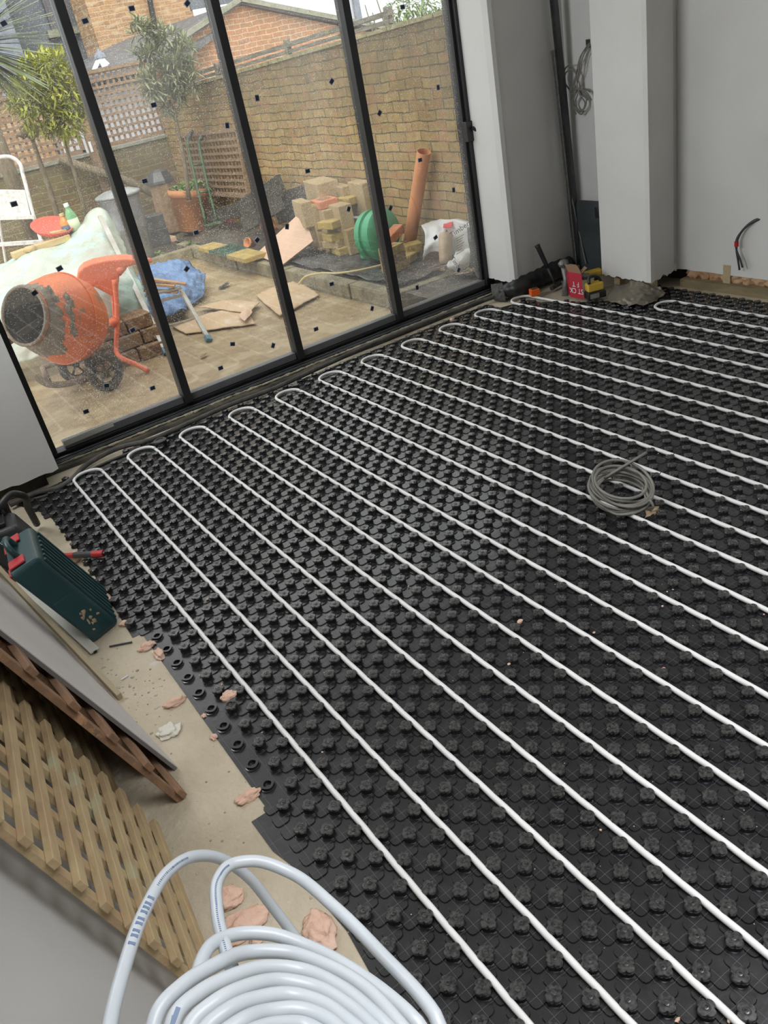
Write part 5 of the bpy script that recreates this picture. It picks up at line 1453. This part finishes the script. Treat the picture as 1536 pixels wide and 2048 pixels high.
# brown trellis
cB = at(368, 1598, Z=0.0)
D3 = V((-.10, .99, 0)).normalized(); th3 = math.radians(18)
out3 = V((-D3.y, D3.x, 0)); B3 = (out3 * math.sin(th3) + V((0, 0, 1)) * math.cos(th3)).normalized(); N3 = D3.cross(B3).normalized(); N3 = -N3 if N3.x < 0 else N3
t = thing('trellis_panel', 'reddish brown stained trellis panel leaning between the pine trellis and the white sheet', 'trellis', cB)
for i in range(8):
    MB().pbox(cB + B3 * (0.012 + i * .152) - D3 * .01 , D3 * .62, B3 * .034, N3 * .016).build('front_slat', M['brown_slat'], t, bevel=.0015)
for i in range(5):
    MB().pbox(cB + D3 * (i * .14) - N3 * .018, D3 * .036, B3 * 1.2, N3 * .018).build('back_slat', M['brown_slat'], t, bevel=.0015)
# white sheet
cW = at(357, 1537, Z=0.0)
D4 = V((-.125, .99, 0)).normalized(); th4 = math.radians(19.5); out4 = V((-D4.y, D4.x, 0)); B4 = (out4 * math.sin(th4) + V((0, 0, 1)) * math.cos(th4)).normalized(); N4 = D4.cross(B4).normalized(); N4 = -N4 if N4.x < 0 else N4
cW = cW + V((0, 0, .006))
t = thing('white_sheet', 'large white faced board leaning on the left wall, its lower corner on the screed', 'board', cW)
MB().pbox(cW - N4 * .0125, D4 * 1.75, B4 * 1.15, N4 * .010).build('core', M['board_edge'], t)
MB().pbox(cW - N4 * .0025, D4 * 1.75, B4 * 1.15, N4 * .0025).build('face', M['board'], t)
p = at(240, 1394, Z=.012); q = at(-40, 1098, Z=.24)
o = MB().beam(p, q, .017, .03).build('timber_batten', M['mdf'], bevel=.002); tag(o, 'pale square batten lying along the foot of the white board', 'timber')
p = at(190, 1302, Z=.012); q = at(40, 1165, Z=.10)
t = thing('clear_edge_strip', 'translucent plastic edging strip poking out under the teal tool case', 'strip', p)
MB().beam(p, q, .035, .006).build('strip', M['film'], t, bevel=.001)
MB().beam(p + V((0, 0, -.004)), p.lerp(q, .12) + V((0, 0, -.004)), .012, .012).build('end_clip', M['black'], t)

# ---------------------------------------------------------------- tool case
M['teal'] = mat('teal_plastic', (0.010, 0.045, 0.052), 0.32, c2=(0.016, 0.060, 0.068), sc=5, bump=0.05, c3=(0.10, 0.13, 0.13), sc3=30, p3=0.70)
M['red_plastic'] = mat('red_plastic', (0.48, 0.02, 0.03), 0.4)
M['dark_grey'] = mat('dark_grey_plastic', (0.03, 0.032, 0.034), 0.45, c2=(0.045, 0.047, 0.05), sc=9)
P3 = at(190, 1288, Z=0.004); E1 = V((.112, .050, 0)); E2 = V((.03, .28, 0)); E3 = V((-.155, .0, .385))
t = thing('tool_case', 'scuffed teal plastic power tool case standing on end beside the white board', 'tool case', P3)
g = MB().pbox(P3, E1, E2, E3); body = g.build('shell', M['teal'], t, bevel=.018, seg=4)
rb = MB()
nr = E2.cross(E3).normalized(); nr = nr if nr.x > 0 else -nr
for k in range(7):
    a = P3 + E1 + E2 * (.06 + k * .135) + E3 * .05
    rb.pbox(a - nr * .002, E2 * .05, E3 * .88, nr * .009)
rb.build('ribs', M['teal'], t, bevel=.003)
nf = E1.cross(E3).normalized(); nf = nf if nf.y < 0 else -nf
MB().pbox(P3 + E1 * .12 + E3 * .06 - nf * .002, E1 * .60, E3 * .5, nf * .005).build('raised_face', M['teal'], t, bevel=.004)
top = P3 + E3
for k, f_ in enumerate((.08, .72)):
    lb_ = MB().pbox(top + E2 * f_ + E1 * -.06 + E3 * -.10, E1 * .10, E2 * .20, E3 * .07); lb_.pbox(top + E2 * f_ + E1 * .10 + E3 * .005, E1 * .5, E2 * .20, E3 * .02); lb_.build('latch', M['red_plastic'], t, bevel=.003)
hh = MB(); hh.tube(spline([top + E2 * .32 + E1 * .4, top + E2 * .34 + E1 * .4 + E3 * .09, top + E2 * .66 + E1 * .4 + E3 * .09, top + E2 * .68 + E1 * .4], 20), .011, 10); hh.build('handle', M['teal'], t, smooth=True)
sc_ = MB()
for k in range(14):
    a = P3 + E1 * random.uniform(.25, .8) + E3 * (random.uniform(.12, .38)) + nf * .003
    sc_.blob(a, (random.uniform(.003, .009), .0015, random.uniform(.004, .012)), k, 2, .9, 3)
M['scuff'] = mat('scuff', (0.33, 0.24, 0.14), 0.8, c2=(0.5, 0.38, 0.25), sc=40)
sc_.build('torn_sticker', M['scuff'], t, smooth=True)
# black machine with badge behind the case
P5 = at(120, 1118, Z=.004) + V((-.20, .03, 0))
t = thing('cordless_machine', 'black and teal cordless machine with a white badge behind the tool case', 'power tool', P5)
F1 = V((.185, .0, 0)); F2 = V((.02, .17, 0)); F3 = V((-.085, 0.03, .20))
b_ = MB().pbox(P5, F1, F2, F3).build('housing', M['dark_grey'], t, bevel=.02, seg=4)
nt_ = F1.cross(F3).normalized(); nt_ = nt_ if nt_.y < 0 else -nt_
MB().pbox(P5 + F1 * .45 + F3 * .12 + nt_ * .001, F1 * .45, F3 * .42, nt_ * .004).build('battery_cover', M['black'], t, bevel=.003)
MB().pbox(P5 + F1 * .30 + F3 * .68 + nt_ * .001, F1 * .55, F3 * .20, nt_ * .003).build('badge', M['teal'], t)
text('Makita', 'badge_lettering', M['render_white'], t, P5 + F1 * .575 + F3 * .78 + nt_ * .005, F1, F3, .036)
ft = P5 + F3
MB().pbox(ft + F1 * .1 + F2 * .15, F1 * .7, F2 * .6, (0, 0, .02)).build('top_slot', M['black'], t, bevel=.004)
g = MB().tube(spline([ft + F1 * .2 + F2 * .1, ft + F1 * .2 + F3 * .45, ft + F1 * .8 + F3 * .45 + F2 * .8, ft + F1 * .8 + F2 * .9], 20), .014, 10); g.build('handle', M['dark_grey'], t, smooth=True)
# black folded stand by the pier
t = thing('black_stand', 'black folding stand with a bent tube handle in the far left corner', 'stand', at(45, 1055, Z=.0) + V((-.1, 0, 0)))
g = MB()
g.tube(spline([at(-10, 1035, Z=.20), at(0, 1012, Z=.26), at(26, 988, Z=.28), at(42, 990, Z=.26), at(56, 1015, Z=.16), at(74, 1048, Z=.03)], 30), .016, 10)
g.tube([at(5, 1010, Z=.24), at(24, 1050, Z=.06)], .022, 8); g.tube([at(-10, 1030, Z=.16), at(16, 1062, Z=.05)], .02, 8)
g.build('frame', M['black'], t, smooth=True)
MB().blob(at(8, 1085, Z=.12), (.05, .06, .07), 3, 3, .3).build('motor', M['black'], t, smooth=True)
# red and grey tool on the panel
t = thing('screwdriver', 'red and grey handled tool lying across the panel edge behind the tool case', 'hand tool', at(165, 1107, Z=.026))
a = at(118, 1112, Z=.045); b = at(212, 1107, Z=.045); d = (b - a)
for (u0, u1, r0, r1, mt, nm) in ((0, .32, .011, .012, 'red_plastic', 'collar'), (.32, .72, .013, .015, 'dark_grey', 'grip'), (.72, .95, .015, .015, 'red_plastic', 'end_cap'), (.95, .99, .010, .009, 'black', 'socket')):
    MB().lathe(a + d * u0, d, [(0, r0), (d.length * (u1 - u0), r1)], 18).build(nm, M[mt], t, smooth=False)

# ---------------------------------------------------------------- foam lumps, bits
FO = 'lumps of hardened pink expanding foam'
lumps = [((293, 1293), (.030, .018, .012), 'pale pink foam lump by the panel corner near the drill bit'), ((318, 1308), (.016, .034, .012), 'long pink foam lump under the panel edge right of the drill bit'), ((250, 1246), (.020, .014, .010), 'small pink foam lump beside the toolcase foot'), ((350, 1404), (.036, .017, .013), 'oval pink foam lump on the screed left of the panel edge'),
         ((427, 1474), (.010, .014, .008), 'tiny pink foam crumb at the panel edge'), ((408, 1432), (.008, .008, .006), 'tiny foam crumb above the white plaster lump'), ((497, 1592), (.036, .018, .012), 'pink foam lump at the step in the panel edge'), ((458, 1795), (.034, .030, .014), 'rounded pink foam lump inside the white coil loops'),
         ((488, 1848), (.060, .032, .018), 'biggest pink foam lump seen between the white coil loops'), ((512, 1884), (.016, .012, .010), 'small pink foam knob under the biggest lump'), ((640, 1858), (.032, .050, .020), 'tall pink foam lump touching the panel at the lower left'), ((146, 1118), (.035, .02, .03), 'orange-pink foam lump under the red and grey tool'), ((215, 1196), (.012, .05, .012), 'sliver of pink foam along the panel edge behind the tool case'), ((905, 640), (.018, .016, .014), 'small pink foam lump by the conduit near the last door pane')]
for k, ((px, py), rad, lab) in enumerate(lumps):
    c = at(px, py, Z=rad[2] * .55)
    g = MB().blob(c, rad, k * 3 + 1, 4, .42, 1.3, flat=-rad[2] * .5)
    o = g.build('foam_lump', M['foam'], smooth=True); tag(o, lab, 'foam lump', FO)
c = at(457, 1392, Z=.034); o = MB().blob(c, (.024, .02, .010), 77, 4, .4, 1.5).build('foam_lump', M['foam'], smooth=True); tag(o, 'pink foam curl resting on two studs of the panel', 'foam lump', FO)
c = at(338, 1461, Z=.006); o = MB().blob(c, (.036, .032, .009), 12, 4, .5, 1.5, flat=-.006).build('plaster_lump', mat('plaster_lump', (0.66, 0.64, 0.55), .8, bump=.4), smooth=True); tag(o, 'flat off-white plaster lump on the screed', 'plaster')
o = MB().tube([at(219, 1293, Z=.005), at(264, 1284, Z=.005)], .0035, 8).build('drill_bit', M['dark_grey']); tag(o, 'thin dark drill bit lying on the screed below the tool case', 'drill bit')
o = MB().tube([at(242, 1360, Z=.003), at(256, 1351, Z=.003)], .003, 6).build('wall_plug', M['render_white']); tag(o, 'tiny white plug lying in the dust on the screed', 'wall plug')
c = at(321, 884, Z=.03); o = MB().lathe(c, (0, 0, 1), [(0, .035), (.012, .037), (.016, .030), (.016, .02), (.012, .018), (.012, .001)], 20).build('black_cap', M['black'], auto=.7); tag(o, 'loose black round cap on the panel edge below the door track', 'cap')
dg_ = MB()
for k in range(160):
    p = V((random.uniform(-.55, -.02), random.uniform(-1.5, .6), .0)); r = random.uniform(.0015, .005)
    dg_.blob(p, (r, r, r * .6), k, 1, .3)
for k in range(60):
    p = V((random.gauss(-.16, .05), random.gauss(-.22, .12), .0)); r = random.uniform(.002, .007); dg_.blob(p, (r, r, r * .6), k, 1, .3)
tag(dg_.build('plaster_crumbs', mat('crumbs', (0.5, 0.45, 0.36), .9, c2=(.25, .2, .14), sc=40)), 'loose plaster and mortar crumbs strewn over the bare screed', 'crumbs', kind='stuff')
cr_ = MB()
for k in range(140):
    i, j = random.uniform(0, 3.5), random.uniform(-1.7, 1.6); r = random.uniform(.0015, .0042); cr_.blob((i, j, .008), (r, r, r * .7), k, 1, .4)
for (px, py, r) in ((1040, 1243, .012), (1125, 1252, .008), (1018, 1328, .006), (415, 1198, .007), (1327, 1337, .006), (1460, 2040, .008), (1188, 1265, .005), (1355, 2040, .006)): cr_.blob(at(px, py, Z=.010), (r, r * .6, r * .5), px, 2, .5)
tag(cr_.build('foam_crumbs', M['foam']), 'tiny pale crumbs scattered over the black panels', 'crumbs', kind='stuff')

# ---------------------------------------------------------------- loose coil of heating pipe, foreground
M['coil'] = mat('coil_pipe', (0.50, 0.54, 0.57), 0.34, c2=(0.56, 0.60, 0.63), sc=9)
CR = .0086
CC = T + ray(620, 2420) * 1.0
t = thing('pipe_coil', 'loose coil of pale grey-white plastic pipe standing in the bottom foreground', 'pipe coil', (CC.x, CC.y, .01))


def arcpts(l): return [T + ray(px, py) * D for px, py, D in l]


def closed_loop(l):
    P = arcpts(l)
    Q = [2 * CC - p for p in P]
    return P + Q[1:-1:2] if False else P + Q


loops = []
def add_loop(l, extra=None, n=240):
    P = closed_loop(l) if extra is None else arcpts(l) + extra
    # keep every loop above the slab
    S_ = spline(P, n, closed=True)
    return [V((p.x, p.y, max(p.z, .012))) for p in S_]


L1 = [(215, 2080, .86), (250, 1930, .95), (290, 1820, 1.04), (335, 1745, 1.12), (380, 1715, 1.18), (430, 1714, 1.23), (490, 1748, 1.28), (550, 1820, 1.32), (610, 1900, 1.33), (690, 2010, 1.28)]
L2 = [(512, 2080, .88), (480, 1980, .96), (452, 1900, 1.02), (434, 1820, 1.08), (436, 1760, 1.13), (465, 1728, 1.17), (505, 1722, 1.18), (580, 1745, 1.18), (670, 1815, 1.13), (760, 1905, 1.05), (870, 2030, .94)]
fam = []
for a in (L1, L2): fam.append(a)
fam.append([(405, 2080, .88), (396, 1990, .93), (400, 1930, .98), (425, 1888, 1.02), (475, 1868, 1.05), (540, 1868, 1.06), (620, 1895, 1.05), (720, 1950, 1.0), (820, 2030, .93)])
fam.append([(300, 2080, .86), (318, 2020, .88), (365, 1970, .91), (430, 1930, .95), (500, 1904, 1.0), (570, 1904, 1.01), (650, 1930, .99), (740, 1985, .94), (800, 2050, .90)])
fam.append([(335, 2090, .84), (352, 2030, .86), (400, 1985, .89), (460, 1955, .92), (530, 1935, .95), (600, 1940, .96), (680, 1975, .93), (760, 2040, .88)])
fam.append([(365, 2095, .82), (385, 2045, .84), (430, 2005, .86), (490, 1975, .89), (560, 1962, .92), (630, 1975, .92), (700, 2015, .89), (750, 2060, .86)])
fam.append([(392, 2100, .80), (410, 2060, .82), (455, 2022, .84), (515, 1998, .87), (580, 1990, .89), (645, 2008, .88), (710, 2055, .85)])
fam.append([(418, 2110, .78), (440, 2075, .80), (485, 2042, .82), (540, 2024, .85), (600, 2020, .86), (655, 2040, .85), (700, 2080, .83)])
fam.append([(440, 2120, .77), (470, 2085, .79), (510, 2062, .81), (560, 2050, .83), (610, 2052, .84), (650, 2072, .83)])
for i, l in enumerate(fam):
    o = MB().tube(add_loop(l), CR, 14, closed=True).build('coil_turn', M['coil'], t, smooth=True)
# inner turns seen through the coil
M['print_blue'] = mat('pipe_print', (0.16, 0.22, 0.34), .6)


def marks(l, k0, k1, n, w=.006, ln=.0012, side=-1):
    S_ = spline(arcpts(l), 200)
    g = MB()
    for i in range(n):
        f = k0 + (k1 - k0) * i / n; idx = int(f * 199); p = S_[idx]; d = (S_[min(idx + 1, 199)] - S_[max(idx - 1, 0)]).normalized()
        v = (T - p).normalized(); s_ = d.cross(v).normalized(); v = s_.cross(d).normalized()
        c = p + v * (CR * .96); g.pbox(c - s_ * w / 2 - d * ln / 2, s_ * w, d * ln, v * .0006)
    return g.build('printed_marks', M['print_blue'], t)


marks(L1, .145, .255, 9, .009, .0042); marks(L1, .28, .42, 34, .0028, .0016)
marks(L2, .05, .145, 10, .008, .0042); marks(L2, .17, .47, 60, .0026, .0016)
marks(fam[2], .02, .2, 30, .0022, .0016)
marks(fam[4], .08, .16, 2, .005, .02)

# ---------------------------------------------------------------- grey cable coil on the panels
M['cable'] = mat('grey_cable', (0.17, 0.165, 0.145), 0.5, c2=(0.24, 0.23, 0.20), sc=9)
cc = at(1243, 985, Z=.055)
t = thing('cable_coil', 'coil of grey electrical cable standing up from a gap in the heating panels', 'cable coil', (cc.x, cc.y, .01))
g = MB()
for k in range(9):
    r = .108 + .008 * math.sin(k * 2.1); tz = .018 * k / 2
    n_ = V((.10 * math.sin(k * 1.7), -.28 + .09 * math.cos(k * 2.3), 1)).normalized(); u = n_.orthogonal().normalized(); w = n_.cross(u)
    P = [cc + V((.006 * math.sin(k * 3), .004 * math.cos(k * 5), -.022 + k * .009)) + (u * math.cos(a) + w * math.sin(a)) * (r + .007 * math.sin(2 * a + k)) for a in [i * math.pi / 16 for i in range(32)]]
    P = [V((p.x, p.y, max(p.z, .030))) for p in P]
    g.tube(spline(P, 64, closed=True), .0056, 8, closed=True)
g.tube(spline([at(1210, 955, Z=.09), at(1235, 940, Z=.11), at(1265, 922, Z=.13), at(1293, 905, Z=.14)], 16), .0056, 8)
g.build('cable', M['cable'], t, smooth=True)
g = MB()
for (a, b) in (((1285, 975), (1282, 1022)), ((1293, 985), (1288, 1022)), ((1300, 1000), (1292, 1022))): g.tube(spline([at(*a, Z=.07), at(a[0] + 6, (a[1] + b[1]) / 2, Z=.05), at(*b, Z=.005)], 10), .0048, 8)
g.build('cable_tail', M['cable'], t, smooth=True)
o = MB().blob(at(1298, 1024, Z=.008), (.04, .02, .010), 9, 3, .8, 3).build('rubble_patch', M['scuff'], smooth=True); tag(o, 'patch of brown rubble where the grey cable coil leaves the floor', 'rubble')
for a, b, za, zb, lab in (((1305, 968), (1349, 906), .03, .10, 'thin black wire sticking out beside the grey cable coil'), ((808, 888), (815, 932), .10, .02, 'thin grey wire standing up from the panels left of the coil')):
    o = MB().tube([at(*a, Z=za), at(*b, Z=zb)], .0016, 6).build('wire', M['black'], smooth=True); tag(o, lab, 'wire')

# ---------------------------------------------------------------- right hand corner
M['steel'] = mat('steel_channel', (0.06, 0.062, 0.066), 0.4, metal=0.4, c2=(0.09, 0.09, 0.09), sc=12)
M['zinc'] = mat('zinc_channel', (0.25, 0.25, 0.24), 0.45, metal=0.5, c2=(0.16, 0.16, 0.155), sc=60)
lo_ = at(1162, 530, Y=1.715); hi_ = at(1107, -30, Y=1.70)
t = thing('metal_channel', 'long dark steel channel standing in the corner between pier and wall', 'metal profile', lo_)
MB().beam(lo_, hi_, .045, .004, up=(1, 0, 0)).build('web', M['steel'], t)
for s_ in (-1, 1): MB().beam(lo_ + V((-.012, s_ * .021, 0)), hi_ + V((-.012, s_ * .021, 0)), .003, .024, up=(1, 0, 0)).build('flange', M['zinc'] if s_ > 0 else M['steel'], t)
lo2 = at(1152, 528, Y=1.66); hi2 = at(1106, 100, Y=1.69)
g = MB().beam(lo2, hi2, .02, .003, up=(1, 0, 0)); g.beam(lo2 + V((-.008, 0, 0)), hi2 + V((-.008, 0, 0)), .003, .02, up=(1, 0, 0))
o = g.build('angle_bead', M['zinc']); tag(o, 'shorter perforated zinc angle bead leaning beside the dark steel channel', 'metal profile')
g = MB().tube([at(1172, 528, X=3.78), at(1143, 390, X=3.83)], .005, 6); o = g.build('metal_rod', M['zinc']); tag(o, 'thin metal rod leaning at the foot of the steel channel', 'rod')
# kneeling board
M['kneel'] = mat('kneeling_board', (0.035, 0.045, 0.048), 0.6, c2=(0.06, 0.075, 0.078), sc=5, bump=0.1)
XB = 3.80
q = lambda px, py: at(px, py, X=XB)
za, zb_ = q(1175, 402).z, 0.04
ya, yb_ = q(1160, 480).y + .02, 1.33
zh, zl = q(1199, 415).z, q(1199, 437).z
yh0, yh1 = q(1190, 427).y, q(1190, 427).y - .12
g = MB(); th = (-.014, 0, 0)
def rect(y0, y1, z0, z1): g.pbox((XB, y1, z0), (.014, 0, 0), (0, y0 - y1, 0), (0, 0, z1 - z0))
rect(ya, yb_, zb_, zl); rect(ya, yh0, zl, zh); rect(yh1, yb_, zl, zh)
g.prism([(XB, ya, zh), (XB, ya, za - .03), (XB, ya - .01, za - .01), (XB, ya - .03, za), (XB, yb_, za), (XB, yb_, zh)], (.014, 0, 0))
o = g.build('kneeling_board', M['kneel']); tag(o, 'dark grey board with a slotted hand hole standing behind the pillar', 'board')
# cables out of the wall
t = thing('hanging_cables', 'bundle of grey cables knotted in loops hanging from a hole high on the right wall', 'cable bundle', at(1178, 85, X=3.86))
MB().pbox(at(1172, 96, X=3.866), (.003, 0, 0), (0, -.035, 0), (0, 0, .045)).build('wall_hole', M['slab_edge'], t)
g = MB()
for k, (l) in enumerate((
        [(1177, 88), (1163, 110), (1157, 140), (1154, 165), (1160, 190), (1170, 205), (1160, 222), (1150, 210), (1155, 190)],
        [(1180, 90), (1166, 112), (1160, 145), (1150, 175), (1138, 178), (1128, 160), (1130, 138), (1142, 130), (1152, 150), (1150, 175), (1165, 190), (1176, 200)],
        [(1175, 90), (1160, 115), (1152, 150), (1140, 178), (1130, 165), (1132, 145), (1145, 140), (1158, 165), (1162, 185), (1172, 195), (1170, 215), (1158, 226)],
        [(1179, 86), (1168, 108), (1156, 150), (1150, 190), (1144, 205), (1150, 218), (1164, 228), (1168, 222)],
        [(1138, 180), (1150, 178), (1166, 180), (1176, 188), (1183, 200)], [(1140, 188), (1155, 184), (1170, 178), (1180, 184)], [(1145, 200), (1148, 220), (1152, 228)])):
    g.tube(spline([at(a, b, X=3.84 - .035 * abs(math.sin(i * .5 + k))) for i, (a, b) in enumerate(l)], 60), .0042, 7)
g.build('cables', M['cable'], t, smooth=True)
XW = 3.915
t = thing('wall_cable', 'two grey cables with a red band curling out of the right wall', 'cable', at(1528, 437, X=XW))
MB().pbox(at(1522, 442, X=XW - .012), (.003, 0, 0), (0, -.03, 0), (0, 0, .03)).build('wall_hole', M['slab_edge'], t)
g = MB()
for k, l in enumerate(([(1528, 436), (1508, 443), (1486, 460), (1475, 480), (1473, 500), (1476, 520), (1479, 540)], [(1526, 433), (1503, 444), (1484, 462), (1473, 480), (1473, 500), (1480, 518), (1485, 535)])):
    g.tube(spline([at(a, b, X=XW - .02 - .05 * math.sin(min(i, 4) * .4)) for i, (a, b) in enumerate(l)], 40), .006, 8)
g.build('cables', M['dark_grey'], t, smooth=True)
MB().tube([at(1473, 483, X=XW - .07), at(1473, 493, X=XW - .07)], .012, 10).build('red_band', M['red_plastic'], t)
# black duct and sheeting at the foot of the pier
P = [at(1000, 583, Z=.06), at(1030, 577, Z=.07), at(1065, 560, Z=.07), at(1100, 545, Z=.075), at(1140, 532, Z=.075)]
o = MB().tube(spline(P, 30), [.035 + .03 * min(1, i / 10) + .004 * math.sin(i * 2) for i in range(30)], 18).build('black_duct', M['black'], smooth=True); tag(o, 'soft black duct lying along the foot of the right pier', 'duct')
o = MB().net([[at(982, 570, Z=.08), at(1005, 565, Z=.09)], [at(985, 590, Z=.04), at(1010, 590, Z=.05)], [at(990, 602, Z=.008), at(1012, 603, Z=.008)]], 14, 14, amp=.012, fr=14, thick=.003).build('membrane_flap', M['rubber'], smooth=True); tag(o, 'grey membrane flap hanging under the right pier beside the door corner', 'membrane')
# orange box
p = at(1064, 594, Z=.025)
t = thing('orange_box', 'small bright orange plastic box on the panel edge below the pier', 'box', p)
M['bright_orange'] = mat('bright_orange', (0.85, 0.13, 0.01), .5)
MB().pbox(p, (.055, -.02, 0), (.02, .05, 0), (0, 0, .042)).build('box', M['bright_orange'], t, bevel=.003)
MB().pbox(p + V((.012, .004, .042)), (.04, -.014, 0), (.013, .034, 0), (0, 0, .001)).build('opening', M['slab_edge'], t)
# hammer
t = thing('hammer', 'black handled hammer leaning against the pier in the corner', 'hammer', at(1112, 572, Z=.02))
hp0 = at(1112, 572, Z=.03); hp1 = at(1074, 490, Y=1.665)
MB().tube([hp0, hp0.lerp(hp1, .45)], .009, 10).build('shaft', M['dark_grey'], t, smooth=True)
MB().tube([hp0.lerp(hp1, .45), hp0.lerp(hp1, .6), hp0.lerp(hp1, .95), hp1], [.012, .015, .017, .019], 10).build('grip', M['black'], t, smooth=True)
MB().tube([hp0 + V((-.05, -.01, .0)), hp0 + V((.05, .01, 0))], .015, 10).build('head', M['steel'], t)
# grey tool
b0_ = at(1130, 592, Z=.02)
t = thing('grey_power_tool', 'dusty grey angle tool standing head up beside the hammer', 'power tool', b0_)
MB().tube([b0_, at(1132, 560, Y=b0_.y + .02), at(1128, 535, Y=b0_.y + .03)], [.022, .017, .02], 12).build('body', M['zinc'], t, smooth=True)
MB().blob(at(1127, 527, Y=b0_.y + .04), (.035, .03, .028), 6, 3, .25).build('gear_head', M['zinc'], t, smooth=True)
MB().tube([at(1145, 530, Y=b0_.y + .08), at(1142, 560, Y=b0_.y + .04)], .012, 8).build('side_handle', M['steel'], t)
# red carton
M['carton_red'] = mat('red_carton', (0.42, 0.01, 0.03), .5)
M['brown_card'] = mat('brown_card', (0.28, 0.17, 0.10), .8)
fl = at(1142, 594, Z=.024); frr = at(1168, 599, Z=.024); up_ = V((.02, .03, .155)); dp_ = V((.055, .10, .0))
t = thing('red_carton', 'open red cardboard carton with white lettering upside down in the corner', 'carton', fl)
MB().pbox(fl, frr - fl, dp_ * .45, up_).build('carton', M['carton_red'], t, bevel=.001)
MB().pbox(fl + up_, frr - fl, (.004, .002, 0), V((.0, .03, .045))).build('flap', M['brown_card'], t); MB().pbox(fl + up_ + dp_ * .45, frr - fl, (.004, .002, 0), V((.03, .05, .03))).build('flap', M['brown_card'], t)
MB().pbox(frr + up_, dp_ * .45, (.003, 0, 0), V((.03, -.02, .03))).build('flap', M['brown_card'], t)
rr_ = (frr - fl); nn_ = rr_.cross(up_).normalized(); nn_ = nn_ if nn_.dot(T - fl) > 0 else -nn_
text('ST CK', 'lettering', M['render_white'], t, fl + rr_ * .5 + up_ * .30 + nn_ * .002, -rr_, -up_, .046)
text('F T', 'lettering', M['render_white'], t, fl + rr_ * .5 + up_ * .56 + nn_ * .002, -rr_, -up_, .046)
# yellow tools
M['tool_yellow'] = mat('tool_yellow', (0.62, 0.40, 0.03), .45, c2=(0.5, 0.34, 0.05), sc=12)
p = at(1178, 602, Z=.024)
t = thing('battery_charger', 'yellow and black battery charger on the panel right of the red carton', 'charger', p)
MB().pbox(p, (.11, -.045, 0), (.03, .07, 0), (0, 0, .045)).build('base', M['black'], t, bevel=.006)
MB().pbox(p + V((.005, .006, .045)), (.10, -.04, 0), (.028, .06, 0), (0.008, 0.01, .05)).build('body', M['tool_yellow'], t, bevel=.012, seg=3)
MB().pbox(p + V((.008, -.006, .008)), (.055, -.0225, 0), (.0, -.001, 0), (0, 0, .030)).build('label', M['lid'], t)
MB().tube(spline([p + V((.03, .02, .095)), p + V((.04, .03, .13)), p + V((.10, .01, .125)), p + V((.115, .0, .085))], 12), .010, 8).build('handle', M['black'], t, smooth=True)
p = at(1172, 560, Z=.09)
t = thing('cordless_drill', 'dusty yellow cordless drill lying behind the red carton', 'drill', p - V((0, 0, .06)))
MB().pbox(p, (.11, -.04, .0), (.03, .05, 0), (0, 0, .045)).build('body', M['tool_yellow'], t, bevel=.012, seg=3)
MB().lathe(p + V((.02, .0, .02)), (-1, .3, .1), [(0, .022), (.04, .020), (.05, .012), (.07, .010)], 14).build('chuck', M['zinc'], t)
MB().pbox(p + V((.07, -.01, -.07)), (.035, -.01, 0), (.012, .03, 0), (.01, 0, .08)).build('grip', M['black'], t, bevel=.008)
# crumpled sheeting under the pillar
M['dust_sheet'] = mat('dust_sheet', (0.20, 0.175, 0.13), .3, c2=(0.12, 0.105, 0.08), sc=5, bump=.3, bsc=20)
C = [[at(1232, 572, Z=.06), at(1262, 562, Z=.09), at(1290, 566, Z=.09), at(1322, 578, Z=.06)], [at(1216, 590, Z=.035), at(1255, 584, Z=.05), at(1290, 586, Z=.055), at(1330, 588, Z=.04)], [at(1218, 600, Z=.026), at(1250, 598, Z=.045), at(1285, 604, Z=.04), at(1318, 597, Z=.026)], [at(1222, 606, Z=.024), at(1255, 611, Z=.024), at(1285, 613, Z=.024), at(1312, 603, Z=.024)]]
o = MB().net(C, 34, 34, amp=.026, fr=13, seed=4, thick=.002).build('dust_sheet', M['dust_sheet'], smooth=True); tag(o, 'crumpled dusty translucent sheeting bundled under the pillar', 'plastic sheet')
